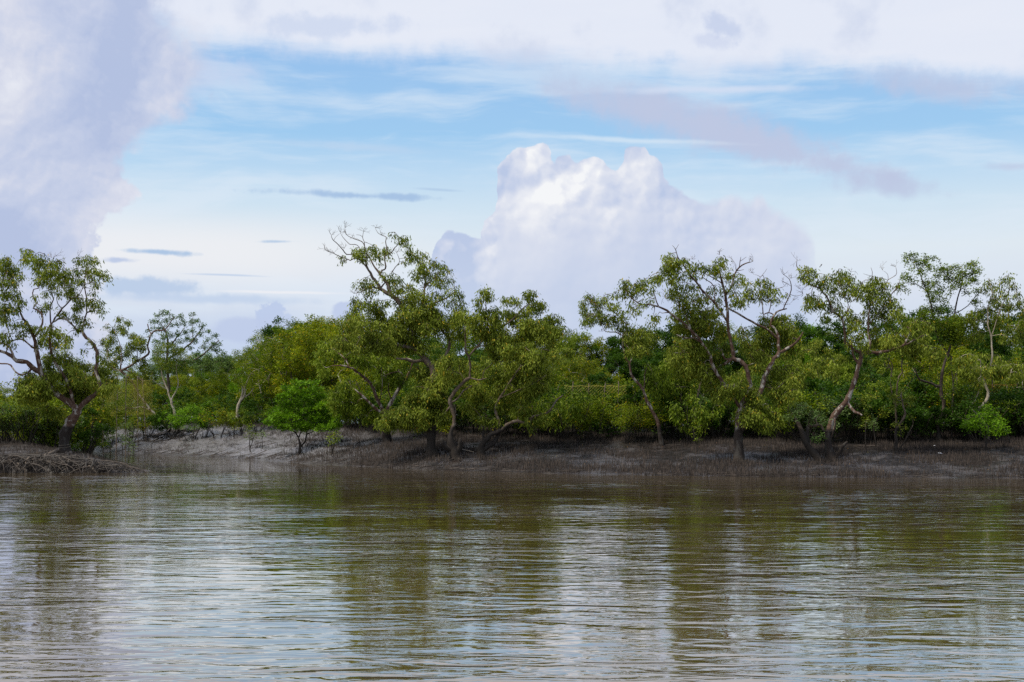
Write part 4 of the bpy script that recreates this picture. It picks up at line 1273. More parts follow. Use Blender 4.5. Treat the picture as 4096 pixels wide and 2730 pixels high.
# ---- low tree with an arched double limb
T = Tree('mangrove_tree', 'low mangrove with arched crossing limbs beside the broad open tree', 'tree', ('D6', 1195, 880), 'grey', 'green', depth_spread=1.4)
T.limb(['D6', (1195, 880, .11), (1180, 780, .10), (1170, 680, .085), (1200, 590, .08), (1215, 500, .07), (1250, 380, .06), (1270, 250, .05), (1230, 130, .04)])
T.limb(['D6', (1190, 600, .05), (1095, 622, .05), (1058, 560, .05), (1062, 440, .045), (1068, 400, .04), (1040, 355, .025)], end=-0.6)
T.limb(['D6', (1190, 600, .055), (1270, 565, .055), (1285, 480, .05), (1300, 420, .05), (1375, 390, .05)], end=-0.5)
T.limb(['D6', (1280, 565, .05), (1370, 592, .045), (1430, 650, .045), (1475, 735, .05), (1540, 760, .055), (1590, 830, .05)], end=0.3)
T.limb(['D6', (1285, 470, .035), (1220, 400, .03), (1160, 375, .02), (1030, 372, .012)])
T.limb(['D6', (1475, 735, .04), (1400, 745, .035), (1360, 738, .02)])
T.limb(['D6', (1475, 830, .05), (1485, 750, .04), (1495, 690, .03)])
T.fill('D6', [(690, 260), (720, 150), (950, 110), (1200, 170), (1210, 280), (1330, 330), (1180, 420), (1000, 400), (900, 480), (780, 480), (760, 380)], 52, 0.12, push=-0.5)
T.fill('D6', [(780, 560), (960, 500), (1040, 560), (1040, 680), (860, 720), (780, 660)], 44, 0.25, push=-0.8)
T.done()

# ---- curved trunk tree on the right
T = Tree('mangrove_tree', 'tall mangrove with curved mottled trunk, truncated fork and long level limb', 'tree', ('D8', 455, 1080), 'red', 'olive', depth_spread=2.2)
T.limb(['D8', (455, 1080, .25), (432, 960, .22), (430, 830, .16), (460, 700, .17), (520, 600, .16), (605, 500, .155), (645, 420, .13), (682, 320, .12), (712, 200, .12), (742, 100, .12), (752, 30, .12)])
T.limb(['D7', (752, 1062, .10), (735, 1050, .10), (700, 1045, .07), (635, 1000, .065), (592, 950, .07), (590, 870, .065), (572, 780, .06), (545, 710, .06), (475, 655, .055), (425, 540, .05), (380, 470, .05), (320, 420, .045), (240, 390, .035), (165, 300, .025), (115, 210, .018), (120, 150, .01)], end=-0.7)
T.limb(['D7', (752, 1062, .10), (745, 1025, .09)])
T.limb(['D7', (765, 1075, .09), (800, 1065, .10), (860, 1060, .095), (960, 1050, .08), (1070, 1022, .075), (1170, 990, .065), (1195, 935, .05)], end=-1.0)
T.limb(['D7', (1150, 995, .04), (1210, 975, .035), (1275, 930, .025)])
T.limb(['D7', (820, 1060, .07), (838, 960, .065), (822, 850, .06), (820, 740, .055), (830, 640, .04), (850, 520, .03), (880, 400, .02)])
T.limb(['D7', (705, 1175, .07), (680, 1110, .065), (660, 1040, .05), (655, 960, .04)])
T.limb(['D7', (545, 712, .04), (590, 700, .035), (620, 650, .03), (640, 600, .02)])
T.limb(['D7', (600, 690, .025), (625, 590, .02), (575, 470, .015), (550, 400, .01)])
T.limb(['D7', (822, 800, .03), (900, 700, .03), (960, 600, .028), (1025, 520, .028), (1080, 450, .028), (1112, 410, .022), (1130, 340, .012)])
T.limb(['D7', (870, 420, .02), (855, 345, .018), (860, 270, .014), (845, 222, .008)])
T.limb(['D7', (855, 310, .012), (820, 300, .01), (770, 285, .006)])
T.limb(['D7', (960, 450, .02), (1015, 345, .02), (1075, 312, .018), (1100, 275, .014), (1090, 215, .008)])
T.limb(['D7', (1015, 345, .012), (1010, 290, .01), (960, 250, .006)])
T.limb(['D7', (860, 1060, .03), (900, 1075, .04), (925, 1090, .03)])
T.limb(['D8', (600, 520, .09), (660, 590, .08), (720, 620, .07), (760, 645, .04)], end=-0.6)
T.limb(['D8', (520, 1070, .14), (540, 1010, .11), (590, 930, .09), (612, 905, .05)], end=-0.4)
T.limb(['D8', (490, 900, .05), (488, 780, .05), (490, 680, .05)], end=-0.3)
T.clumps('D7', [(190, 215, 38), (250, 240, 42), (170, 290, 34), (230, 320, 42), (300, 290, 34), (330, 360, 42), (390, 300, 32), (400, 380, 50), (450, 300, 42), (520, 270, 42), (560, 245, 32), (600, 290, 42), (650, 320, 42), (540, 340, 50),
                (630, 380, 50), (460, 420, 42), (580, 430, 42), (690, 410, 50), (750, 380, 42), (720, 460, 42), (780, 470, 32), (220, 520, 42), (260, 500, 42), (310, 560, 50), (220, 580, 38), (350, 510, 32), (380, 570, 42), (480, 500, 38),
                (440, 590, 38), (540, 580, 30), (380, 680, 32), (440, 705, 20), (560, 640, 38), (630, 640, 32), (650, 710, 50), (700, 760, 50), (740, 700, 42), (660, 800, 42), (870, 330, 42), (930, 330, 42), (980, 370, 42), (850, 400, 50),
                (930, 420, 50), (990, 460, 50), (850, 480, 50), (920, 520, 60), (830, 560, 50), (880, 620, 60), (980, 560, 60), (1060, 550, 50), (1120, 600, 50), (960, 660, 60), (1070, 660, 50), (1140, 670, 32), (850, 700, 42),
                (1000, 740, 42), (800, 640, 32), (1110, 380, 30), (900, 800, 42), (860, 850, 42), (1050, 820, 50), (1000, 900, 56), (1100, 880, 50), (900, 930, 56), (760, 880, 50), (700, 900, 42), (640, 470, 34), (500, 620, 24)])
T.fill('D7', [(1180, 720), (1400, 700), (1450, 800), (1350, 950), (1550, 1000), (1540, 1080), (1400, 1150), (1250, 1080), (1000, 980), (860, 990), (860, 930), (1100, 900)], 52, 0.2, push=-0.7)
T.fill('D7', [(620, 900), (760, 860), (820, 960), (800, 1030), (700, 1010), (620, 940)], 48, 0.3)
T.bare('D7', [(120, 150), (650, 270), (1085, 215), (660, 560), (640, 540), (960, 250), (560, 420), (1200, 930)], 4, 85, .007)
T.done()
T = Tree('mangrove_tree', 'broken grey stump with jagged tops and dead hooked limb beside the curved trunk', 'dead tree', ('D8', 330, 1090), 'grey', 'grey', 'bush', depth_spread=1.0)
T.limb(['D8', (335, 1085, .17), (250, 980, .18), (190, 880, .16), (145, 760, .12), (110, 690, .085), (90, 635, .03)], end=-0.3)
T.limb(['D8', (215, 930, .14), (220, 830, .12), (225, 750, .09)], end=0.3)
T.limb(['D8', (225, 750, .075), (290, 745, .075), (350, 742, .07), (375, 790, .06), (410, 808, .045), (465, 800, .03)], end=-0.5)
T.limb(['D8', (235, 740, .05), (240, 670, .045), (250, 600, .03)])
T.clumps('D8', [(120, 560, 46), (200, 570, 46), (60, 600, 46), (280, 620, 46), (340, 650, 42), (150, 630, 46), (40, 660, 42), (390, 700, 36), (260, 690, 36), (320, 880, 36), (280, 860, 32), (350, 850, 26)])
T.done()

# ---- slender tall tree behind the right
T = Tree('mangrove_tree', 'dark-trunked mangrove with elbowed side limb and tall glossy green top', 'tree', ('D8', 1520, 900), 'dark', 'green', 'bush', depth_spread=2.2)
T.limb(['D8', (1520, 900, .13), (1510, 800, .11), (1510, 690, .105), (1560, 580, .10), (1545, 440, .10), (1530, 360, .10), (1550, 200, .08), (1600, 50, .07), 'D7', (1640, 950, .06), (1655, 800, .055), (1665, 680, .05), (1700, 520, .042), (1740, 400, .034), (1750, 280, .02)], end=0.9)
T.limb(['D8', (1530, 365, .08), (1440, 330, .07), (1320, 290, .055), (1280, 180, .03)], end=-0.8)
T.limb(['D7', (1610, 1050, .05), (1500, 900, .05), (1460, 740, .045), (1430, 540, .045), (1370, 400, .035), (1320, 260, .025), (1270, 150, .015)])
T.limb(['D7', (1400, 450, .025), (1280, 380, .02), (1190, 380, .012)])
T.limb(['D7', (1730, 430, .025), (1840, 330, .02), (1860, 220, .015)])
T.limb(['D7', (1740, 400, .025), (1620, 330, .02), (1540, 250, .014)])
T.limb(['D7', (1665, 680, .03), (1800, 600, .025), (1880, 500, .018)])
T.clumps('D7', [(1200, 110, 36), (1265, 100, 38), (1300, 165, 42), (1200, 170, 32), (1390, 130, 38), (1460, 125, 32), (1360, 190, 38), (1430, 205, 38), (1170, 310, 40), (1230, 320, 42), (1280, 360, 32), (1150, 400, 32), (1180, 445, 24),
                (1340, 270, 40), (1540, 230, 48), (1600, 240, 48), (1500, 290, 40), (1600, 320, 46), (1680, 220, 40), (1720, 270, 48), (1800, 195, 40), (1860, 185, 36), (1850, 260, 48), (1910, 240, 32), (1780, 300, 48), (1700, 350, 46),
                (1650, 410, 44), (1760, 390, 46), (1860, 350, 48), (1400, 380, 50), (1480, 380, 50), (1530, 440, 42), (1420, 460, 50), (1500, 500, 50), (1450, 540, 42), (1570, 560, 32), (1880, 450, 48), (1780, 470, 32), (1880, 560, 48),
                (1250, 230, 20), (1620, 480, 26)], k=1.1)
T.fill('D7', [(1300, 560), (1480, 590), (1560, 650), (1640, 700), (1740, 660), (1780, 800), (1720, 1000), (1560, 1000), (1480, 800), (1250, 800), (1220, 700)], 52, 0.22)
T.dens = 850
T.done()

# ---- right edge tree
T = Tree('mangrove_tree', 'pale twisted-stemmed mangrove with yellow-flecked airy crown beside the flat-topped shrub', 'tree', ('D8', 2000, 890), 'pale', 'olive', 'willow', depth_spread=2.0)
T.limb(['D8', (2000, 890, .10), (1990, 760, .09), (1890, 640, .09), (1960, 520, .085), (2000, 460, .085), (1975, 350, .075), (1960, 260, .07), (2010, 220, .06), (2040, 60, .05), 'D7', (2035, 1000, .048), (2030, 900, .045), (2010, 840, .04), (1990, 760, .03)], end=0.6)
T.limb(['D8', (1880, 640, .06), (1820, 560, .045), (1870, 500, .04), (1920, 380, .035), (1930, 260, .03), (1925, 100, .02)])
T.limb(['D7', (2030, 900, .03), (2080, 760, .03), (2130, 600, .028), (2200, 480, .02), (2215, 330, .014)])
T.limb(['D7', (2000, 800, .03), (2000, 620, .025), (2040, 480, .02), (2010, 350, .012)])
T.limb(['D7', (2130, 620, .02), (2280, 600, .018), (2350, 640, .012)])
T.limb(['D7', (1990, 760, .02), (1880, 740, .02), (1780, 720, .012)])
T.clumps('D7', [(2010, 335, 38), (2060, 400, 38), (1980, 420, 38), (2150, 330, 38), (2205, 290, 34), (2240, 370, 38), (2130, 420, 40), (2180, 480, 48), (2280, 470, 38), (2050, 500, 50), (2090, 560, 48), (2310, 550, 46), (2200, 580, 48),
                (2330, 650, 40), (2355, 720, 42), (2380, 600, 40), (2000, 620, 50), (2080, 680, 56), (2180, 690, 48), (2100, 780, 56), (2000, 740, 46), (1900, 640, 42), (1820, 680, 48), (1760, 720, 46), (1850, 760, 50), (1900, 860, 46),
                (2200, 800, 46), (2300, 800, 40), (1850, 900, 40), (2250, 900, 46), (2150, 900, 46), (2340, 880, 46), (2400, 760, 50)])
T.fill('D8', [(1700, 60), (1880, 40), (2000, 120), (2200, 100), (2380, 150), (2380, 260), (2200, 280), (2020, 240), (1850, 330), (1760, 220)], 50, 0.3)
T.done()

# ---- flat-topped bright shrub at the right
T = Tree('shrub', 'bright green flat-topped shrub on thin stems, lit against dark wood', 'shrub', ('D8', 1980, 990), 'dark', 'bright', 'bush', depth_spread=1.1)
T.limb(['D8', (1980, 990, .05), (1978, 900, .045), (1975, 800, .04), (1980, 700, .03)])
T.limb(['D8', (1975, 860, .035), (1900, 800, .03), (1840, 740, .02)])
T.limb(['D8', (1978, 850, .035), (2060, 790, .03), (2130, 740, .02)])
T.limb(['D8', (2215, 920, .035), (2190, 820, .03), (2150, 760, .02)])
T.fill('D8', [(1720, 700), (1840, 670), (1900, 630), (2090, 640), (2180, 730), (2200, 790), (2100, 850), (1960, 850), (1900, 800), (1780, 770)], 38, 0.03)
T.clumps('D8', [(1990, 580, 40), (2050, 590, 36), (2020, 640, 40)])
T.dens = 600
T.done()

# small hanging sprays and saplings traced in place: (label, crop, base, top, crown clumps, leaf, category)
SAP = [
    ('young leafy mangrove with two dark stems on the point right of the big left tree', 'D2', (1010, 1160), [[(1010, 1160, .05), (1020, 1040, .045), (1030, 880, .04), (1050, 740, .03)], [(990, 1150, .04), (1000, 1030, .04), (1030, 890, .03), (1120, 760, .02)]],
     [(1000, 640, 56), (1090, 620, 60), (1180, 660, 60), (1250, 720, 54), (1040, 720, 60), (1130, 740, 60), (1220, 800, 50), (1100, 820, 54), (1010, 800, 50), (1280, 790, 36), (980, 870, 40), (1060, 660, 50), (960, 740, 50), (1180, 860, 30), (1100, 900, 40), (1120, 980, 40), (1050, 960, 30)], 'grey', 'young tree'),
    ('leafy sapling hugging the right side of the big left trunk', 'D2', (855, 1160), [[(855, 1160, .03), (850, 1050, .025), (850, 950, .02), (900, 860, .015)]],
     [(850, 1090, 36), (870, 1020, 40), (900, 950, 40), (930, 870, 40), (850, 960, 30), (880, 1120, 30), (940, 940, 36), (980, 900, 36)], 'grey', 'sapling'),
    ('wispy sapling nearest the tip of the left point', 'D2', (1525, 1300), [[(1525, 1300, .025), (1530, 1200, .02), (1520, 1100, .015), (1535, 1060, .01)]], [(1525, 1120, 20), (1520, 1170, 16), (1540, 1080, 14), (1525, 1240, 14)], 'grey', 'sapling'),
    ('leaning sapling with forked leafy top, second from the tip of the left point', 'D2', (1440, 1280), [[(1440, 1280, .028), (1465, 1160, .022), (1475, 1050, .018), (1485, 950, .012)], [(1475, 1060, .015), (1440, 1010, .01)]], [(1460, 1040, 36), (1490, 960, 32), (1440, 1000, 24), (1500, 1010, 20), (1475, 1110, 16), (1460, 860, 30), (1500, 840, 24)], 'grey', 'sapling'),
    ('straight-stemmed sapling in the middle of the left point row', 'D2', (1390, 1270), [[(1390, 1270, .028), (1395, 1150, .022), (1395, 1050, .018), (1360, 990, .01)], [(1395, 1050, .014), (1420, 990, .01)]], [(1395, 1010, 24), (1360, 985, 18), (1425, 980, 18), (1400, 1060, 14)], 'grey', 'sapling'),
    ('thin spreading sapling on the left point nearest the creek notch', 'D2', (1257, 1225), [[(1257, 1225, .025), (1262, 1120, .02), (1255, 1040, .015), (1210, 980, .01)], [(1260, 1080, .015), (1290, 1010, .01), (1280, 930, .008)]], [(1215, 985, 22), (1285, 940, 24), (1260, 1010, 20), (1300, 1000, 16), (1230, 1060, 14)], 'grey', 'sapling'),
    ('leafy two-stemmed sapling on the mud left of the bright dome-shaped tree', 'C2', (370, 1308), [[(370, 1308, .035), (367, 1250, .03), (368, 1190, .02)], [(372, 1290, .03), (385, 1240, .025), (395, 1180, .015)]], [(350, 1130, 20), (385, 1125, 20), (360, 1170, 22), (400, 1170, 20), (375, 1100, 16), (395, 1210, 18), (350, 1200, 14)], 'green', 'sapling'),
    ('stubby sapling with a small yellow-green tuft on the crest of the left mud', 'C2', (250, 1212), [[(250, 1212, .035), (252, 1170, .03), (256, 1120, .02)]], [(255, 1110, 14), (248, 1130, 12), (262, 1128, 10)], 'yellow', 'sapling'),
    ('low bushy sapling on the mud right of the bright dome-shaped tree', 'C2', (975, 1322), [[(975, 1322, .045), (972, 1270, .035), (965, 1220, .02)], [(977, 1310, .04), (990, 1250, .03), (1000, 1200, .02)]], [(960, 1200, 20), (990, 1180, 24), (1015, 1190, 18), (975, 1230, 22), (1005, 1225, 20), (950, 1240, 14), (1010, 1165, 14)], 'green', 'sapling'),
    ('tiny sapling above the waterline between the leafy sapling and the dome-shaped tree', 'C2', (462, 1285), [[(462, 1285, .02), (460, 1250, .018), (458, 1200, .012)]], [(455, 1195, 12), (468, 1175, 12), (450, 1170, 10)], 'grey', 'sapling'),
    ('yellow-leaved sprouting bush against the gnarled burred trunk', 'D4', (1255, 1120), [[(1255, 1120, .035), (1260, 1050, .03), (1255, 980, .02)]], [(1220, 990, 36), (1270, 960, 38), (1300, 1000, 30), (1250, 1030, 30), (1290, 930, 30), (1240, 940, 30)], 'yellow', 'bush'),
    ('pale-leaved sapling with a straight green stem right of the curved trunk', 'D8', (897, 950), [[(897, 950, .035), (885, 860, .03), (870, 770, .02)]], [(870, 740, 34), (840, 730, 22), (900, 755, 24), (870, 700, 20)], 'grey', 'sapling'),
    ('yellow-tufted bush growing from the elbow of the curved trunk on the right', 'D8', (640, 900), [[(640, 900, .04), (655, 700, .03), (670, 560, .02)]], [(600, 530, 40), (660, 550, 40), (720, 560, 36), (750, 570, 26), (620, 570, 30), (700, 500, 36), (710, 450, 30), (760, 540, 20), (580, 560, 24)], 'yellow', 'bush'),
    ('droopy-leaved sapling before the dark gap beside the broad open tree', 'D6', (1200, 960), [[(1200, 960, .03), (1195, 860, .025), (1185, 800, .018)]], [(1140, 780, 28), (1190, 790, 30), (1240, 770, 26), (1280, 760, 18), (1210, 840, 22), (1160, 830, 18), (1205, 900, 18), (1240, 880, 14)], 'green', 'sapling'),
    ('reddish bare-stemmed sapling right of the curved trunk foot', 'D8', (795, 985), [[(795, 985, .03), (790, 880, .028), (795, 740, .02)]], [(800, 700, 22), (780, 740, 18), (830, 690, 16)], 'olive', 'sapling'),
    ('dark crooked small tree with leaning pale limb between the curved and elbowed trunks', 'D8', (1090, 1000), [[(1090, 1000, .10), (1085, 900, .08), (1095, 800, .07), (1150, 700, .065), (1185, 630, .06), (1165, 560, .05), (1140, 440, .03)], [(1160, 990, .07), (1180, 900, .03), (1260, 740, .018)]],
     [(1100, 480, 46), (1170, 520, 46), (1230, 470, 40), (1060, 440, 44), (1140, 430, 44), (1080, 560, 36), (1210, 540, 34), (1240, 650, 26), (1180, 760, 30), (1130, 830, 26), (1100, 720, 28)], 'olive', 'small tree'),
    ('twin-trunked dim small tree deep in the shade left of the crooked small tree', 'D8', (1020, 880), [[(1020, 880, .07), (1018, 760, .065), (1020, 620, .05), (1040, 560, .04), (1000, 490, .03)], [(1015, 700, .045), (975, 600, .04), (940, 500, .03)]],
     [(960, 430, 50), (1020, 400, 50), (900, 420, 44), (860, 360, 50), (940, 340, 50), (1010, 470, 40), (880, 480, 36), (1080, 380, 44)], 'green', 'small tree'),
    ('slim straight trunk right of the elbowed dark trunk', 'D8', (1640, 890), [[(1640, 890, .06), (1645, 740, .055), (1650, 520, .05), (1655, 330, .04), (1640, 200, .035), (1638, 60, .03)], [(1655, 330, .025), (1685, 230, .02), (1700, 140, .015)]],
     [(1640, 420, 44), (1700, 440, 44), (1600, 450, 36), (1740, 400, 40), (1670, 380, 40), (1600, 180, 44), (1700, 130, 44), (1620, 60, 44)], 'green', 'small tree'),
    ('pale wavy twin-stemmed small tree high up left of the elbowed dark trunk', 'D8', (1105, 940), [[(1105, 940, .06), (1090, 600, .05), (1108, 340, .045), (1118, 270, .04), (1155, 220, .04), (1148, 150, .035), (1155, 70, .03)], [(1092, 600, .03), (1038, 320, .03), (1060, 180, .028), (1040, 120, .022), (1005, 80, .015)]],
     [(1160, 30, 50), (1080, 20, 50), (1000, 30, 50), (1230, 60, 46), (940, 80, 46), (1240, 140, 40), (1060, 280, 40), (960, 200, 46)], 'green', 'small tree'),
]
for lab, cr, b, limbs, cl, lf, cat in SAP:
    T = Tree('sapling' if 'sapling' in cat else ('small_tree' if 'tree' in cat else 'bush'), lab, cat, (cr, b[0], b[1]), 'dark' if cr in ('C2', 'D2') else 'grey', lf, 'bush', depth_spread=0.7)
    for L_ in limbs:
        T.limb([cr] + L_)
    T.clumps(cr, cl)
    T.dens = 520 if cat == 'sapling' else 900
    T.done()
print("traced leaves", TOTAL[0])


# ================================================================== GENERIC TREES OF THE WOOD BEHIND (prototypes, then copies)
def proto(name, h, w, seed, bark, leaf, habit, shape='tree', dens=520, nstem=1, low=0.25):
    """a tree grown from scratch at the origin, h tall, w wide"""
    global rng
    keep, rng = rng, np.random.default_rng(seed)
    root = empty(name, (0, 0, 0))
    tr, sm = MB(), MB()
    PP, RR = [], []
    ends = []
    for s in range(nstem):
        a = rng.uniform(0, 6.28)
        lean = rng.uniform(0.02, 0.16) * w
        off = np.array([math.cos(a), math.sin(a), 0]) * (0.12 * w if nstem > 1 else 0)
        top = np.array([math.cos(a) * lean * 2.2, math.sin(a) * lean * 2.2, h * (0.62 if shape == 'tree' else 0.7)]) + off * 2
        r0 = (0.018 + 0.004 * rng.random()) * h / math.sqrt(nstem)
        P, R = smooth_path([off + [0, 0, -0.3], off + [0, 0, 0.1], (off + top) / 2 + rng.normal(0, 0.04 * h, 3) * [1, 1, 0.3], top], [r0 * 1.4, r0 * 1.1, r0 * 0.8, r0 * 0.4], 0.3)
        tr.tube(P, R, 7, bump=0.05)
        PP.append(P[len(P) // 3:])
        RR.append(R[len(R) // 3:])
        ends.append(top)
    C, Rr = [], []
    ncl = int(10 + 3.2 * w * h * (0.55 if shape == 'tree' else 0.7))
    if shape == 'shrub':
        ncl = int(8 + 4.5 * w * h)
    for i in range(ncl):
        d = rng.normal(size=3)
        d /= np.linalg.norm(d)
        rad = rng.random() ** 0.38
        zc = h * (0.5 + low / 2) if shape == 'tree' else h * (0.5 + low * 0.5)
        zr = h * (0.5 - low / 2) * 0.93
        lump = 1 + 0.22 * math.sin(3 * math.atan2(d[1], d[0]) + seed) + 0.15 * math.sin(5 * d[2] + seed * 2)
        c = np.array([d[0] * w / 2 * rad * lump, d[1] * w / 2 * rad * lump, zc + d[2] * zr * rad])
        r = rng.uniform(0.24, 0.5) * (1.0 if shape == 'tree' else 0.72) * (h / 6) ** 0.4
        C.append(c)
        Rr.append((r, r, r * 0.75))
    C, Rr = np.array(C), np.array(Rr)
    # limbs to about a third of the clumps
    P0, R0 = np.concatenate(PP), np.concatenate(RR)
    order = np.argsort(((C[:, None] - P0[None]) ** 2).sum(-1).min(1))
    for n_, i in enumerate(order):
        v = P0 - C[i]
        sc = (v ** 2).sum(1) + 1.5 * np.clip(v[:, 2] + 0.1, 0, 9) ** 2
        k = np.argmin(sc)
        a, c = P0[k], C[i]
        dist = np.linalg.norm(c - a)
        if dist < 0.15:
            continue
        mid = (a + c) / 2 + rng.normal(0, 0.10, 3) * dist
        P2, R2 = smooth_path([a, mid, c], [min(R0[k] * 0.7, 0.012 + 0.014 * dist), 0.010 + 0.007 * dist, 0.006], 0.35)
        sm.tube(P2, R2, 4)
        P0, R0 = np.vstack([P0, P2]), np.concatenate([R0, R2])
    V, rnd, cl, Sp, ci = make_leaves(C, Rr, dens, habit)
    tr.build('trunk', BARK[bark], root)
    fcs = np.arange(len(V)).reshape(-1, 4)
    TOTAL[0] += len(fcs)
    mesh_obj('crown', V, fcs, LEAF[leaf], root, attrs={'rnd': rnd, 'clump': cl})
    if sm.n:
        tag(sm.build('twigs', BARK[bark], root), kind='stuff')
    rng = keep
    return root


# the wood: rows at growing distance behind the bank; skyline of the background (2353 px view)
SKY = [(-150, 860), (0, 855), (60, 870), (95, 815), (180, 795), (235, 815), (300, 830), (350, 808), (450, 805), (540, 790), (600, 772), (640, 738), (680, 712), (730, 706), (790, 708), (840, 735),
       (1000, 730), (1250, 765), (1300, 762), (1340, 782), (1400, 795), (1440, 785), (1500, 765), (1560, 755), (1700, 745), (1800, 745), (1850, 740), (1885, 728), (1930, 752), (1985, 760), (2060, 735), (2140, 720), (2250, 725),
       (2353, 715), (2500, 715)]
SKY = [(a, b + (26 if a < 630 else 0)) for a, b in SKY]
SKX, SKY_ = [a for a, b in SKY], [b for a, b in SKY]

KIND = {  # colour word, prototypes
    'yg': ('yellow-green', [('yellow', 'fine', 'pale'), ('yellow', 'bush', 'grey')]),
    'mid': ('mid-green', [('back', 'fine', 'grey'), ('back', 'bush', 'grey'), ('green', 'willow', 'grey')]),
    'deep': ('dark green', [('deep', 'rosette', 'dark'), ('deep', 'bush', 'dark')]),
    'bright': ('fresh green', [('bright', 'fine', 'pale'), ('bright', 'rosette', 'grey')]),
    'olive': ('olive', [('olive', 'willow', 'grey'), ('olive', 'fine', 'grey')]),
    'grey': ('grey-green', [('grey', 'bush', 'grey')]),
}
PROTO = {}
FIRST = {}


def get_proto(size, kind, k):
    leaf, habit, bark = KIND[kind][1][k % len(KIND[kind][1])]
    key = (size, kind, k % len(KIND[kind][1]))
    if key not in PROTO:
        sd_ = 100 + len(PROTO) * 7
        if size == 'tree':
            PROTO[key] = (proto('mangrove_tree', 7.0, 5.0, sd_, bark, leaf, habit, 'tree', 560, 1 + (sd_ % 2), 0.12), 7.0, 5.0)
        elif size == 'small':
            PROTO[key] = (proto('small_tree', 4.6, 3.4, sd_, bark, leaf, habit, 'tree', 640, 2, 0.12), 4.6, 3.4)
        else:
            PROTO[key] = (proto('shrub', 2.6, 2.4, sd_, 'dark', leaf, habit, 'shrub', 700, 8, 0.26), 2.6, 2.4)
        FIRST[key] = True
    return key


def place(size, kind, k, pxc, Y, top, label, cat, group, wid=1.0):
    key = get_proto(size, kind, k)
    o, h0, w0 = PROTO[key]
    p = pxY(pxc, Y)
    ztop = H + (935 - top) / 3268 * Y
    h = max(ztop - p[2], 1.0)
    sz = h / h0
    sxy = sz ** 0.75 * wid
    rz = rng.uniform(0, 6.28)
    if FIRST[key]:
        FIRST[key] = False
        o.location, o.rotation_euler, o.scale = p, (0, 0, rz), (sxy, sxy, sz)
        r = o
    else:
        r = copy_thing(o, p, rz, (sxy, sxy, sz))
    tag(r, label, cat, group)
    return r


# landmarks used to say where a background plant stands (2353 px view)
LM = [(-60, 'beyond the frame edge by the root ledge'), (60, 'behind the root ledge'), (165, 'behind the big spreading tree'), (255, 'behind the creek mouth'), (330, 'behind the netting by the creek'),
      (420, 'behind the pale forked tree'), (520, 'behind the bare mud crest'), (600, 'beside the bright dome-shaped tree, creek side'), (690, 'behind the bright dome-shaped tree'), (770, 'between the dome-shaped and many-stemmed trees'),
      (860, 'behind the many-stemmed tree'), (950, 'behind the bare-topped tallest tree'), (1060, 'behind the gnarled burred trunk'), (1160, 'behind the arching brown limb'), (1260, 'just past the arching limb'),
      (1350, 'behind the central netting'), (1430, 'in the gap by the thin leaning tree'), (1510, 'behind the thin leaning tree'), (1600, 'behind the arched crossing limbs'), (1690, 'behind the broad open tree'),
      (1780, 'between the broad tree and broken stump'), (1870, 'behind the broken grey stump'), (1950, 'behind the curved mottled trunk'), (2040, 'behind the dark crooked small tree'), (2140, 'beside the elbowed dark trunk'),
      (2240, 'behind the flat-topped bright shrub'), (2330, 'behind the pale twisted stem'), (2460, 'beyond the pale twisted stem')]
used = {}


def lab(adj, noun, pxc, row):
    where = min(LM, key=lambda q: abs(q[0] - pxc))[1]
    t = f'{adj} {noun} {row} {where}'
    n = used.get(t, 0)
    used[t] = n + 1
    if n:
        t = f'{["", "second", "third", "fourth", "fifth", "sixth", "seventh"][min(n, 6)]} {adj} {noun} {row} {where}'
    return t


def kinds_for(x, row):
    if x < 60: return ['yg', 'mid', 'bright', 'yg']
    if x < 240: return ['mid', 'yg', 'deep', 'mid']
    if x < 620: return ['bright', 'yg', 'mid', 'yg', 'bright'] if row != 'back' else ['grey', 'mid', 'yg']
    if x < 700: return ['deep', 'yg', 'mid'] if row == 'back' else ['mid', 'yg']
    if x < 860: return ['yg', 'yg', 'mid', 'yg']
    if x < 1150: return ['mid', 'deep', 'olive', 'deep']
    if x < 1320: return ['mid', 'bright', 'olive', 'yg']
    if x < 1450: return ['yg', 'deep', 'yg', 'mid']
    if x < 1800: return ['mid', 'deep', 'olive', 'deep']
    if x < 1930: return ['bright', 'mid', 'deep'] if row == 'back' else ['mid', 'olive']
    return ['mid', 'olive', 'deep', 'yg', 'deep']


def row_of(name, d0, step_px, dtop, size, noun, group, y_jit, kin=None):
    x = -90
    i = 0
    while x < 2450:
        Yg = float(shore((x - 1176.5) / 3268 * 95)) + d0
        Y = Yg + rng.uniform(-y_jit, y_jit)
        if x < 215:
            Y = 93 + (d0 - 20) * 0.9 + rng.uniform(-y_jit, y_jit)
        top = float(np.interp(x, SKX, SKY_)) + dtop + rng.uniform(-14, 30)
        kk = kinds_for(x, name)
        kd = kk[int(rng.integers(len(kk)))]
        kind_adj = KIND[kd][0]
        place(size, kd, int(rng.integers(3)), x, Y, top, lab(kind_adj, noun, x, {'back': 'in the last row', 'mid': 'of middle height', 'low': 'of low growth', 'front': 'in front'}[name]), 'tree' if size != 'shrub' else 'shrub', group)
        x += step_px * rng.uniform(0.75, 1.25) * (95 / Y) * (0.62 if 240 < x < 640 else 0.92)
        i += 1


row_of('back', 40, 58, -22, 'tree', 'crown', 'last row of the mangrove wood', 4)
row_of('mid', 29, 62, 22, 'tree', 'tree', 'middle rows of the mangrove wood', 3)
row_of('low', 21, 54, 72, 'small', 'young tree', 'low trees along the edge of the wood', 1.6)

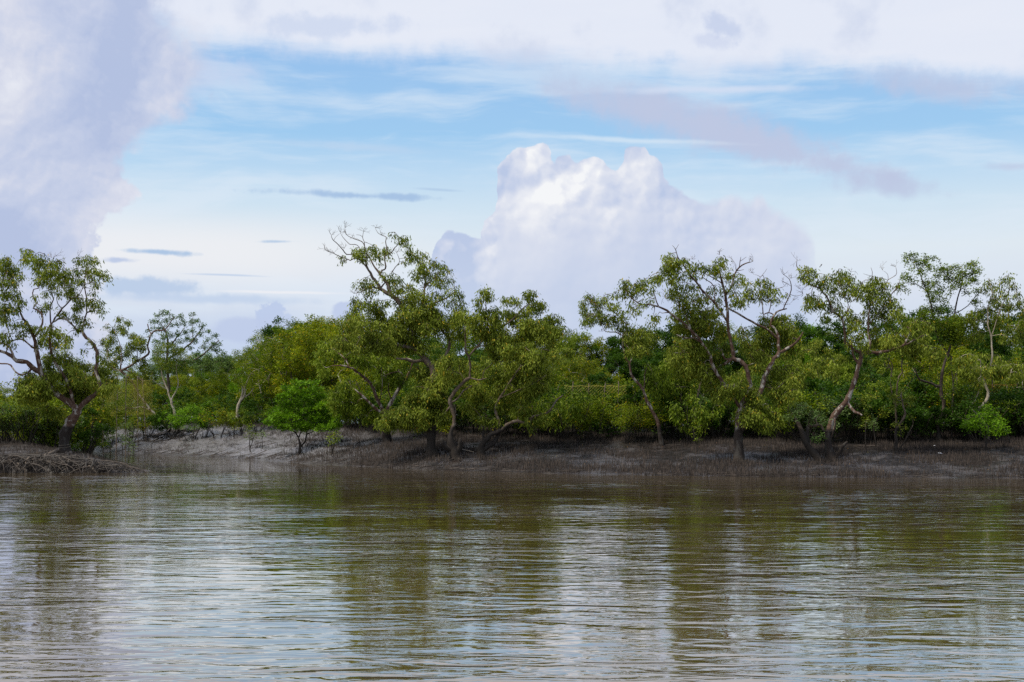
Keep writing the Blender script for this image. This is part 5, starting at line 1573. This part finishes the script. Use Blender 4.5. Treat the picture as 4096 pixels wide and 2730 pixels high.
# special trees on the skyline
place('tree', 'deep', 0, 655, 121, 722, 'dark green round-headed tree poking above the skyline behind the dome-shaped tree', 'tree', None, 0.8)
place('tree', 'deep', 1, 1312, 117, 752, 'dark green conical crown showing on the skyline between the two big groups', 'tree', None, 0.8)
place('tree', 'bright', 1, 1868, 112, 724, 'brilliant green round crown on the skyline beside the curved trunk', 'tree', None, 0.9)
place('tree', 'bright', 1, 1838, 108, 742, 'lower brilliant green crown against the broad open tree', 'tree', None, 0.9)
place('tree', 'yg', 1, 735, 112, 706, 'yellow-green domed crown on the skyline beside the tallest tree', 'tree', None, 1.0)
place('tree', 'yg', 1, 690, 108, 728, 'rounded yellow-olive crown below the dark green round-headed tree', 'tree', None, 1.0)
# loose blue-green rosette crowns beyond the creek
TT = Tree('mangrove_tree', 'airy blue-green tree with starry leaf rosettes standing high beyond the creek', 'tree', ('D1', 1760, 1560), 'grey', 'grey', 'rosette', depth_spread=2.5)
TT.Y = 128.0
b0 = pxY(412, 128.0)
TT.o = b0
TT.root.location = b0
TT.limb(['D1', (1760, 1700, .14), (1760, 1500, .13), (1750, 1300, .12), (1750, 1100, .10), (1745, 1000, .07), (1700, 900, .05)], end=0)
TT.limb(['D1', (1750, 1150, .08), (1850, 1020, .06), (1930, 920, .04)])
TT.limb(['D1', (1750, 1250, .09), (1950, 1120, .08), (2060, 1000, .06), (2120, 900, .04)])
TT.limb(['D1', (1750, 1350, .09), (2050, 1250, .08), (2200, 1130, .06), (2290, 1050, .04)])
TT.limb(['D1', (2020, 1050, .04), (2010, 880, .03), (2025, 760, .015)])
TT.clumps('D1', [(1640, 790, 36), (1700, 770, 40), (1745, 765, 34), (1600, 850, 34), (1660, 850, 42), (1730, 840, 44), (1800, 810, 40), (1880, 800, 36), (1905, 830, 28), (1580, 920, 32), (1650, 930, 44), (1720, 930, 46), (1790, 900, 44),
                 (1850, 880, 40), (1930, 880, 36), (1990, 860, 36), (1985, 790, 22), (2025, 760, 18), (2050, 850, 40), (2040, 780, 22), (2110, 900, 42), (2180, 960, 42), (2240, 1010, 42), (1700, 1010, 46), (1780, 1000, 46), (1860, 980, 46),
                 (1940, 960, 44), (2020, 950, 46), (2090, 980, 44), (2160, 1050, 46), (2230, 1090, 42), (2290, 1080, 36), (1640, 1060, 44), (1720, 1090, 48), (1800, 1080, 46), (1880, 1060, 46), (1960, 1040, 46), (2040, 1050, 46), (2110, 1110, 48),
                 (2190, 1150, 46), (2270, 1160, 44), (2340, 1190, 40), (2300, 1240, 44), (1990, 1130, 48), (1900, 1150, 50), (1800, 1170, 50), (1700, 1180, 48), (2060, 1200, 50), (2180, 1240, 50), (1580, 1000, 34), (1540, 960, 24), (2350, 1260, 40)], k=0.95)
TT.fill('D1', [(1600, 1200), (2380, 1240), (2450, 1400), (1600, 1400)], 60, 0.15)
TT.dens = 400
TT.done()

# shrubs along the edge of the wood: (x, d behind the waterline, top, kind)
def shrubs(lst, group, dflt):
    for i, (x, d, top, kd) in enumerate(lst):
        Y = d if d > 60 else float(shore((x - 1176.5) / 3268 * 88)) + d
        place('shrub', kd, i, x, Y, top, lab(KIND[kd][0], 'shrub', x, dflt), 'shrub', group, rng.uniform(0.85, 1.3))


row1 = []
x = 790
while x < 2440:
    kd = random.choice(['yg', 'yg', 'mid', 'mid']) if 1240 < x < 1560 else random.choice(['mid', 'deep', 'deep', 'grey', 'deep', 'olive'])
    row1.append((x, 13.6 + random.uniform(-1.3, 1.6), 915 + random.uniform(-32, 24), kd))
    x += random.uniform(26, 38)
shrubs(row1, 'shrubs along the front edge of the wood', 'with dark stems')
row2 = []
x = 800
while x < 2440:
    row2.append((x, 17 + random.uniform(-1, 1.5), 878 + random.uniform(-24, 24), random.choice(['yg', 'mid', 'deep', 'deep', 'deep'])))
    x += random.uniform(32, 48)
shrubs(row2, 'shrubs behind the front edge of the wood', 'taller and set back')
shrubs([(300, 11, 948, 'mid'), (335, 11.5, 940, 'yg'), (372, 11.5, 942, 'deep'), (408, 12, 934, 'bright'), (438, 10.5, 928, 'bright'), (470, 11.5, 936, 'bright'), (500, 10.5, 926, 'yg'), (532, 12, 938, 'yg'), (560, 12.5, 934, 'mid'),
        (592, 12.5, 936, 'deep'), (625, 13, 930, 'mid'), (655, 13, 925, 'mid'), (730, 13, 915, 'deep'), (765, 13.5, 905, 'mid'), (800, 14, 900, 'deep'), (745, 14, 880, 'mid'), (262, 11, 945, 'mid')],
       'shrubs along the crest of the bare mud bank', 'sitting on the mud crest')
thick = []
for i, x in enumerate(range(-50, 152, 17)):
    thick.append((x + random.uniform(-6, 6), 91 + random.uniform(-1.5, 3), 915 + random.uniform(-14, 14), random.choice(['grey', 'mid', 'green', 'grey']).replace('green', 'mid')))
for i, x in enumerate(range(-60, 200, 30)):
    thick.append((x + random.uniform(-6, 6), 97 + random.uniform(-1.5, 3), 885 + random.uniform(-14, 14), random.choice(['yg', 'mid', 'yg'])))
shrubs(thick, 'dark-stemmed thicket behind the root ledge', 'of the dense thicket')
print("all leaves", TOTAL[0])


# ================================================================== GROUND DETAIL
# breathing roots: pencil-thin spikes standing in the mud, far too many to count
def spikes(name, X, Y, hgt, r, mat, label):
    z = ground(X, Y)
    ok = z > 0.0
    X, Y, z, hgt = X[ok], Y[ok], z[ok], hgt[ok]
    n = len(X)
    a = rng.uniform(0, 6.28, n)
    lean = rng.normal(0, 0.10, (n, 2))
    V = np.empty((n, 4, 3))
    for j in range(3):
        t = a + j * 2.094
        V[:, j, 0] = X + np.cos(t) * r
        V[:, j, 1] = Y + np.sin(t) * r
        V[:, j, 2] = z - 0.05
    V[:, 3, 0] = X + lean[:, 0] * hgt
    V[:, 3, 1] = Y + lean[:, 1] * hgt
    V[:, 3, 2] = z + hgt
    b = (np.arange(n) * 4)[:, None]
    f = np.concatenate([b + [0, 1, 3], b + [1, 2, 3], b + [2, 0, 3]])
    rnd = np.repeat(rng.random(n), 4)
    o = mesh_obj(name, V.reshape(-1, 3), f, mat, attrs={'rnd': rnd})
    tag(o, label, 'breathing roots', None, 'stuff')
    return o


def spike_mat():
    m, t, b = new_mat('breathing_root')
    a = t.n.new('ShaderNodeAttribute')
    a.attribute_name = 'rnd'
    t.put(b.inputs['Base Color'], t.ramp(a.outputs['Fac'], [(0.0, (0.012, 0.010, 0.009)), (0.7, (0.026, 0.020, 0.017)), (1.0, (0.075, 0.058, 0.048))]))
    b.inputs['Roughness'].default_value = 0.7
    b.inputs['Specular IOR Level'].default_value = 0.15
    return m


SPK = spike_mat()
n = 90000
X = rng.uniform(-14, 34, n)
d = rng.uniform(0, 17, n)
Yv = shore(X) + d
dn = 0.5 + 1.7 * vnoise(X * 0.45, Yv * 0.45) + 0.9 * vnoise(X * 1.7, Yv * 1.7)
dn = dn * np.clip((X + 14) / 8, 0.25, 1)
k = rng.random(n) < np.clip(dn, 0.08, 1)
spikes('breathing_roots', X[k], Yv[k], rng.uniform(0.12, 0.34, k.sum()), 0.019, SPK, 'countless short dark breathing roots bristling from the mud below the wood')
n = 30000
X = rng.uniform(-36, -8, n)
Yv = shore(X) + rng.uniform(0, 14, n)
dn = 0.16 + 1.2 * vnoise((X + 0.55 * Yv) * 1.1, (Yv - 0.5 * X) * 0.4) + np.clip((X + 16) / 8, 0, 0.4)
k = (rng.random(n) < np.clip(dn, 0.02, 1)) & ((Yv - shore(X)) * 1.0 > 0.4)
spikes('breathing_roots', X[k], Yv[k], rng.uniform(0.08, 0.24, k.sum()), 0.018, SPK, 'thin patches of breathing roots on the pale bare mud of the creek bank')
n = 26000
X = rng.uniform(-42, -20, n)
Yv = rng.uniform(75.4, 96, n)
k = rng.random(n) < np.clip(0.55 + 0.9 * vnoise(X * 0.8, Yv * 0.8), 0.1, 1)
spikes('breathing_roots', X[k], Yv[k], rng.uniform(0.12, 0.34, k.sum()), 0.016, SPK, 'breathing roots covering the top of the root ledge around the big tree')

# dead leaves and litter too small to count on the mud
m_l, t_l, b_l = new_mat('fallen_leaf')
a_l = t_l.n.new('ShaderNodeAttribute')
a_l.attribute_name = 'rnd'
t_l.put(b_l.inputs['Base Color'], t_l.ramp(a_l.outputs['Fac'], [(0.0, (0.07, 0.035, 0.02)), (0.7, (0.18, 0.08, 0.03)), (0.93, (0.45, 0.25, 0.03)), (1.0, (0.25, 0.3, 0.05))]))
n = 1500
X = rng.uniform(-34, 34, n)
Yv = shore(X) + rng.uniform(0.5, 15, n)
z = ground(X, Yv)
V = np.empty((n, 4, 3))
a = rng.uniform(0, 6.28, n)
for j, (l_, ww) in enumerate([(0, 0), (.045, .02), (.09, 0), (.045, -.02)]):
    V[:, j, 0] = X + np.cos(a) * l_ - np.sin(a) * ww
    V[:, j, 1] = Yv + np.sin(a) * l_ + np.cos(a) * ww
    V[:, j, 2] = z + 0.03 + 0.25 * l_
tag(mesh_obj('fallen_leaves', V.reshape(-1, 3), np.arange(4 * n).reshape(-1, 4), m_l, attrs={'rnd': np.repeat(rng.random(n), 4)}), 'scattered brown and orange fallen leaves on the mud', 'fallen leaves', None, 'stuff')

ROOTM = plain_mat('weathered_root', (0.10, 0.075, 0.055), 0.75, (0.17, 0.135, 0.105), 5.0)
ROOTD = plain_mat('dark_wet_root', (0.022, 0.018, 0.015), 0.5, (0.06, 0.046, 0.036), 5.0)


# ---- the root ledge of the big left tree
def root_pts(crop, pts, Y):
    P, R = [], []
    for (a, b, r, dy) in pts:
        P.append(at(*px(crop, a, b), Y + dy))
        R.append(r)
    return smooth_path(P, R, 0.2)


o = tuple(rootA.root.location)
Y0 = rootA.Y
main_roots = [
    [(740, 1190, .16, -.1), (700, 1215, .13, -.6), (620, 1215, .10, -1.3), (560, 1208, .09, -2.0), (470, 1222, .08, -2.8), (400, 1222, .07, -3.2), (335, 1225, .06, -3.6), (290, 1300, .03, -4.2), (285, 1405, .025, -4.4)],
    [(700, 1235, .07, -1.6), (760, 1242, .08, -2.0), (860, 1262, .07, -2.5), (910, 1272, .065, -3.0), (980, 1300, .06, -3.5), (1045, 1350, .05, -4.0), (1105, 1405, .035, -4.4)],
    [(765, 1245, .05, -2.0), (815, 1285, .045, -2.6), (880, 1305, .04, -2.9), (960, 1312, .03, -3.2)],
    [(745, 1255, .09, -2.0), (700, 1275, .08, -2.6), (682, 1290, .07, -3.0)],
    [(790, 1170, .12, -.1), (830, 1205, .09, -.4), (900, 1240, .07, -.6), (1000, 1265, .05, -.9), (1100, 1290, .04, -1.2), (1250, 1310, .03, -1.6)],
    [(700, 1130, .13, -.1), (600, 1170, .09, -.4), (500, 1205, .06, -.8), (380, 1235, .05, -1.2), (200, 1215, .04, -1.2), (0, 1210, .03, -1.5)],
    [(765, 1180, .12, -.3), (765, 1220, .10, -.8), (770, 1240, .08, -1.4)],
    [(470, 1225, .05, -2.8), (330, 1262, .045, -3.2), (180, 1262, .04, -3.6), (20, 1302, .035, -4.0), (-120, 1310, .03, -4.2)],
    [(150, 1228, .05, -3.0), (200, 1290, .035, -3.8), (260, 1370, .03, -4.3)],
]
for r_ in main_roots:
    P, R = root_pts('D2', r_, Y0)
    mb = MB()
    mb.tube(P, R, 7, bump=0.08)
    mb.build('root', ROOTM, rootA.root, o)
mb = MB()
for i in range(420):
    xx = rng.uniform(-30.5, -20.5)
    Yb = 75.3 + rng.uniform(-0.1, 1.3)
    z0 = rng.uniform(0.35, 0.95) * min(1, (-19.8 - xx) / 3.0)
    if rng.random() < 0.45:                     # creeping sideways along the ledge
        l = rng.uniform(0.8, 2.6) * rng.choice([-1, 1])
        P = [[xx, Yb, z0], [xx + l * .4, Yb - .15, z0 + rng.uniform(-.12, .12)], [xx + l * .8, Yb - .25, z0 - rng.uniform(0, .25)], [xx + l, Yb - .3, max(0.02, z0 - rng.uniform(.2, .6))]]
    else:                                        # hanging into the water
        l = rng.uniform(-.5, .5)
        P = [[xx, Yb, z0 + .1], [xx + l * .3, Yb - .3, z0 - .05], [xx + l * .8, Yb - .5, z0 * .45], [xx + l, Yb - .5 + rng.uniform(-.2, .2), -.1]]
    r0 = rng.choice([.012, .018, .03], p=[.5, .35, .15])
    P, R = smooth_path(P, [r0, r0 * .9, r0 * .75, r0 * .5], 0.25, wig=0.015)
    mb.tube(P, R, 5)
tag(mb.build('root_tangle', ROOTD, rootA.root, o), kind='stuff')
mb = MB()
for i in range(30):
    xx = rng.uniform(-30.5, -20.8)
    Yb = 75.2 + rng.uniform(-0.3, 0.4)
    z0 = rng.uniform(0.45, 0.95) * min(1, (-19.8 - xx) / 3.0)
    l = rng.uniform(0.5, 2.2) * rng.choice([-1, 1])
    P, R = smooth_path([[xx, Yb + .2, z0], [xx + l * .4, Yb - .2, z0 * .9 + rng.uniform(-.1, .1)], [xx + l * .8, Yb - .35, z0 * .5], [xx + l, Yb - .5, -.05]], [.035, .03, .025, .015], 0.25, wig=0.015)
    mb.tube(P, R, 5)
ROOTN = plain_mat('brown_root', (0.035, 0.026, 0.020), 0.7, (0.08, 0.062, 0.048), 5.0)
tag(mb.build('root_tangle', ROOTN, rootA.root, o), kind='stuff')

# rope wound round the foot of the tree
ROPE = plain_mat('old_rope', (0.10, 0.08, 0.055), 0.9, (0.17, 0.14, 0.10), 20)
mb = MB()
foot = at(*px('D2', 738, 1110), Y0)
th = np.linspace(0, 2 * math.pi * 2.6, 110)
rad = 0.325 + 0.02 * np.sin(th * 1.7)
P = np.stack([foot[0] + rad * np.cos(th), foot[1] + rad * np.sin(th), foot[2] - 0.10 + 0.045 * th / 2 + 0.04 * np.sin(th)], 1)
mb.tube(P, np.full(len(P), 0.016), 6)
a0 = foot + [-0.3, -0.1, 0]
P, R = smooth_path([a0, a0 + [-0.7, -0.2, -.22], a0 + [-1.5, -0.5, -.38], a0 + [-2.2, -0.9, -.46]], [.014] * 4, 0.2)
mb.tube(P, R, 5)
tag(mb.build('mooring_rope', ROPE), 'old rope wound round the foot of the big spreading tree', 'rope')

# ledge front of torn silt and matted roots
m_s = plain_mat('torn_silt', (0.035, 0.024, 0.018), 0.7, (0.075, 0.05, 0.036), 4.0)

# surface roots at other feet
def foot_roots(tree_root, n, ln, r0, mat, spread=(0, 6.28), sc=1.0):
    o = np.array(tree_root.location)
    for i in range(n):
        a = rng.uniform(*spread)
        l = ln * rng.uniform(0.5, 1.2)
        P = []
        for t in (0, .12, .3, .5, .75, 1.0):
            aa = a + rng.normal(0, .12)
            q = o + np.array([math.cos(aa), math.sin(aa), 0]) * l * t
            q[2] = float(ground(q[0], q[1])) + (0.22 * r0 / .05 if t == 0 else .06)
            P.append(q)
        P, R = smooth_path(P, [r0, r0 * .8, r0 * .6, r0 * .45, r0 * .3, r0 * .15], 0.2, wig=0.01)
        m_ = MB()
        m_.tube(P, R, 6)
        m_.build('root', mat, tree_root, tuple(o))


byl = {ob['label']: ob for ob in scene.objects if ob.type == 'EMPTY' and 'label' in ob}
def find(s): return next(v for k, v in byl.items() if s in k)
foot_roots(find('leaning mangrove with crooked'), 16, 4.2, .085, ROOTD, (2.6, 5.6))
foot_roots(find('slim pale forked'), 16, 4.0, .085, ROOTD, (2.4, 6.4))
foot_roots(find('many-stemmed'), 20, 3.6, .09, ROOTD, (2.8, 6.6))
foot_roots(find('tallest mangrove'), 6, 1.4, .07, ROOTD)
foot_roots(find('gnarled mangrove'), 6, 1.6, .06, ROOTD)
foot_roots(find('broad open'), 5, 1.2, .06, ROOTD)

# driftwood
DRIFT = plain_mat('driftwood', (0.13, 0.11, 0.09), 0.8, (0.24, 0.21, 0.18), 9)


def stick(name, label, pts, rads, mat, crop=None, sides=6, cat='driftwood', lift=0.03):
    P = []
    for (a, b) in pts:
        qx, qy = px(crop, a, b)
        Yg = on_ground(qx, qy)
        q = at(qx, qy, Yg)
        P.append(q + [0, 0, lift])
    P, R = smooth_path(P, rads, 0.2, wig=0.006)
    m_ = MB()
    m_.tube(P, R, sides)
    c = P[len(P) // 2]
    return tag(m_.build(name, mat, None, tuple(c)), label, cat)


stick('dead_branch', 'dark thin dead branch lying on the tip of the root ledge at the water', [(1560, 1348), (1640, 1362), (1728, 1386)], [.035, .03, .015], ROOTD, 'D2')
stick('dead_branch', 'pale twisted dead branch leaning on the gnarled burred trunk foot', [(1270, 1225), (1350, 1250), (1420, 1262), (1520, 1285)], [.03, .028, .02, .012], DRIFT, 'D4', lift=0.25)
stick('dead_branch', 'long thin stick lying at the waterline below the broad open tree', [(1250, 1210), (1330, 1225), (1400, 1205), (1520, 1215)], [.018, .02, .015, .008], ROOTD, 'D6')
stick('dead_branch', 'flat dark stick half sunk in mud below the flat-topped bright shrub', [(2205, 1150), (2260, 1158), (2310, 1160)], [.03, .03, .015], ROOTD, 'D8')
# short post in the mud by the water
pp = px('D6', 390, 1215)
q = at(*pp, on_ground(*pp))
mb = MB()
mb.tube([q + [0, 0, -.2], q + [0.01, 0, .12], q + [-.01, 0, .27]], [.035, .032, .022], 7)
tag(mb.build('wooden_stake', ROOTD, None, tuple(q)), 'short dark stake standing in the mud at the water below the netting', 'stake')

# twig litter and drift line, uncountable
mb = MB()
for i in range(520):
    X1 = rng.uniform(-30, 34)
    D1 = rng.choice([rng.uniform(.3, 1.2), rng.uniform(1, 15)])
    p_ = np.array([X1, float(shore(X1)) + D1, 0.0])
    a_ = rng.normal(0, .5) + (math.pi if rng.random() < .5 else 0)
    l_ = rng.uniform(.3, 1.6)
    P = []
    for t_ in (0, .5, 1):
        q_ = p_ + np.array([math.cos(a_), math.sin(a_) * .6, 0]) * l_ * t_ + [0, rng.normal(0, .06), 0]
        q_[2] = max(float(ground(q_[0], q_[1])), 0.0) + .04
        P.append(q_)
    mb.tube(np.array(P), np.array([.016, .013, .006]) * rng.uniform(.6, 1.4), 4)
tag(mb.build('fallen_twigs', plain_mat('fallen_twig', (0.02, 0.016, 0.013), 0.8, (0.09, 0.07, 0.055), 3.0)), 'dark fallen twigs littering the mud and the waterline', 'fallen twigs', None, 'stuff')

# white plastic bottle on the mud
pp = px('D8', 1527, 1028)
q = at(*pp, on_ground(*pp)) + [0, 0, 0.05]
PLAST = plain_mat('white_plastic', (0.78, 0.78, 0.80), 0.35)
CAPM = plain_mat('blue_white_cap', (0.45, 0.52, 0.72), 0.4)
root = tag(empty('plastic_bottle', tuple(q)), 'white plastic bottle lying on the spiky mud in front of the elbowed trunk', 'bottle')
mb = MB()
ax = np.array([1, -.25, -.12])
ax /= np.linalg.norm(ax)
prof = [(-.11, .005), (-.108, .034), (-.09, .038), (.03, .038), (.055, .032), (.075, .016), (.095, .015)]
mb.tube(np.array([q + ax * a_ for a_, _ in prof]), np.array([b_ for _, b_ in prof]), 12)
mb.build('bottle_body', PLAST, root, tuple(q))
mb = MB()
mb.tube(np.array([q + ax * .096, q + ax * .118]), np.array([.019, .019]), 12)
mb.build('cap', CAPM, root, tuple(q))
pp = px('D8', 1470, 954)
q = at(*pp, on_ground(*pp)) + [0, 0, 0.04]
mb = MB()
mb.faces([q + [-.06, -.03, 0], q + [.05, -.04, .01], q + [.07, .02, .03], q + [.01, .05, .05], q + [-.05, .03, .03], q + [0, 0, .06]], [(0, 1, 5), (1, 2, 5), (2, 3, 5), (3, 4, 5), (4, 0, 5)])
tag(mb.build('plastic_scrap', PLAST, None, tuple(q), smooth=False), 'tiny crumpled white plastic scrap farther up the mud than the white bottle', 'litter')
pp = px('D6', 2010, 836)
q = at(*pp, 88.0)
mb = MB()
mb.faces([q + [-.12, 0, -.02], q + [.02, -.03, -.05], q + [.16, 0, .01], q + [.1, .05, .06], q + [-.06, .04, .05], q + [0, -.04, .02]], [(0, 1, 5), (1, 2, 5), (2, 3, 5), (3, 4, 5), (4, 0, 5)])
q2 = q.copy(); q2[2] = float(ground(q[0], q[1])) + .1
ob = tag(mb.build('plastic_bag', PLAST, None, tuple(q), smooth=False), 'small white scrap of plastic caught in the dark gap beside the broad open tree', 'litter')

# little bird in flight over the right trees
q = at(*px('D7', 356, 202), 82.0)
BIRD = plain_mat('bird_feather', (0.06, 0.05, 0.045), 0.7)
root = tag(empty('bird', tuple(q)), 'small dark bird in flight above the crown of the curved trunk tree', 'bird')
ax = np.array([.55, .35, .62])
ax /= np.linalg.norm(ax)
mb = MB()
prof = [(-.10, .004), (-.06, .018), (-.01, .028), (.04, .024), (.06, .016), (.075, .019), (.092, .014), (.115, .002)]
mb.tube(np.array([q + ax * a_ for a_, _ in prof]), np.array([b_ for _, b_ in prof]), 8)
s_ = np.cross(ax, [0, 1, 0]); s_ /= np.linalg.norm(s_)
mb.faces([q - ax * .08 - s_ * .012, q - ax * .08 + s_ * .012, q - ax * .17 + s_ * .03, q - ax * .17 - s_ * .03], [(0, 1, 2, 3)])
mb.build('body', BIRD, root, tuple(q))
for sg in (-1, 1):
    mb = MB()
    w_ = np.array([.25, -.9 * sg, .5])
    w_ /= np.linalg.norm(w_)
    mb.faces([q + ax * .04, q - ax * .03, q + w_ * .11 - ax * .04, q + w_ * .12 + ax * .03, q + w_ * .21 - ax * .05, q + w_ * .20 - ax * .08], [(0, 1, 2, 3), (3, 2, 5, 4)])
    mb.build('wing', BIRD, root, tuple(q), smooth=False)

# ---- yellow nylon netting on poles inside the wood
NET = plain_mat('yellow_nylon_net', (0.42, 0.36, 0.05), 0.6)
NETO = plain_mat('orange_nylon_net', (0.38, 0.18, 0.03), 0.6)
POLE = plain_mat('weathered_pole', (0.09, 0.065, 0.045), 0.8, (0.17, 0.13, 0.10), 6)


def netting(label, x0, Y0_, x1, Y1_, zt, zb, mat, npole, cell=0.20):
    a = np.array([(x0 - 1176.5) / 3268 * Y0_, Y0_])
    b = np.array([(x1 - 1176.5) / 3268 * Y1_, Y1_])
    L_ = np.linalg.norm(b - a)
    u = (b - a) / L_
    h = zt - zb
    root = tag(empty('net_fence', (a[0], a[1], zb)), label, 'net fence', 'nylon tiger netting through the wood')
    mb = MB()
    th = 0.006
    nrm = np.array([-u[1], u[0]])
    c = -h
    V, Fq = [], []
    for sg in (1, -1):
        s = -h
        while s < L_ + h:
            # strand from (s, zb) going diagonally
            t0, t1 = (0, h)
            p0, p1 = s, s + sg * h
            lo_, hi_ = 0.0, L_
            # clip to the panel
            if sg > 0:
                ta = max(0, lo_ - s); tb = min(h, hi_ - s)
            else:
                ta = max(0, s - hi_); tb = min(h, s - lo_)
            if tb - ta > 0.1:
                k = max(2, int((tb - ta) / 0.5))
                tt = np.linspace(ta, tb, k)
                along = s + sg * tt
                sag = 0.10 * np.sin(along * 1.3 + sg) + 0.05 * np.sin(along * 3.1)
                zz = zb + tt * (1 - 0.05 * np.sin(along * math.pi / 2.6) ** 2)
                pts = np.stack([a[0] + u[0] * along + nrm[0] * sag, a[1] + u[1] * along + nrm[1] * sag, zz], 1)
                mb.tube(pts, np.full(k, th), 3, cap=False)
            s += cell
    for zz in (zt, zb):
        al = np.linspace(0, L_, 12)
        pts = np.stack([a[0] + u[0] * al, a[1] + u[1] * al, zz - .08 * np.abs(np.sin(al * math.pi / (L_ / npole)))], 1)
        mb.tube(pts, np.full(12, .012), 4)
    o = tuple(root.location)
    tag(mb.build('net_mesh', mat, root, o), kind='stuff')
    for i in range(npole):
        t = (i + .5 + rng.uniform(-.2, .2)) / npole * L_
        p = np.array([a[0] + u[0] * t, a[1] + u[1] * t])
        g = float(ground(p[0], p[1]))
        mb = MB()
        tilt = rng.normal(0, .06, 2)
        zz_ = zt + rng.uniform(.05, .3)
        P, R = smooth_path([[p[0], p[1], g - .3], [p[0] + tilt[0], p[1] + tilt[1], (g + zz_) / 2], [p[0] + tilt[0] * 2, p[1] + tilt[1], zz_]], [.04, .035, .028], 0.4, wig=.012)
        mb.tube(P, R, 6)
        mb.build('pole', POLE, root, o)
    return root


netting('slack yellow net fence strung on poles behind the creek and the big trunk', 196, 100.5, 350, 112, 5.6, 2.9, NET, 6)
netting('yellow net fence on thin poles in the gap beside the thin leaning tree', 1296, 90, 1440, 89.5, 4.85, 3.3, NET, 4)
netting('orange net fence deep in shade by the broken stump', 1795, 90, 1900, 89.5, 4.7, 3.2, NETO, 2)
netting('orange net fence between the crooked small tree and the elbowed dark trunk', 2060, 88, 2160, 88, 4.5, 3.2, NETO, 3)
netting('orange net fence behind the twisted pale trunk', 2265, 88, 2353, 88, 4.9, 3.9, NETO, 3)


# ---- undergrowth deep in the wood: one dim mass nobody could count
n = 1500
C, Rr = [], []
for i in range(n):
    pc = rng.uniform(-200, 2560)
    dd = rng.choice([16, 18.5, 21, 24, 27, 32, 38, 46]) + rng.uniform(-2, 2)
    xw = (pc - 1176.5) / 3268 * 95
    Y = float(shore(xw)) + dd
    if pc < 240:
        Y = 94 + dd * 0.8
    x = (pc - 1176.5) / 3268 * Y
    zz = float(ground(x, Y)) + rng.uniform(0.15, 2.6)
    r = rng.uniform(0.5, 0.95)
    C.append((x, Y, zz))
    Rr.append((r, r * .8, r * .75))
keep_ = HABIT['bush']
HABIT['bush'] = (0.20, 0.10, 0.15, 0.95, 0.22, 12)
V, rnd, cl, Sp, ci = make_leaves(C, Rr, 130, 'bush')
HABIT['bush'] = keep_
tag(mesh_obj('undergrowth', V, np.arange(len(V)).reshape(-1, 4), LEAF['deep'], attrs={'rnd': rnd, 'clump': cl}), 'dim mass of leafy undergrowth deep inside the wood', 'undergrowth', None, 'stuff')
print('all leaves', TOTAL[0] + len(V) // 4)
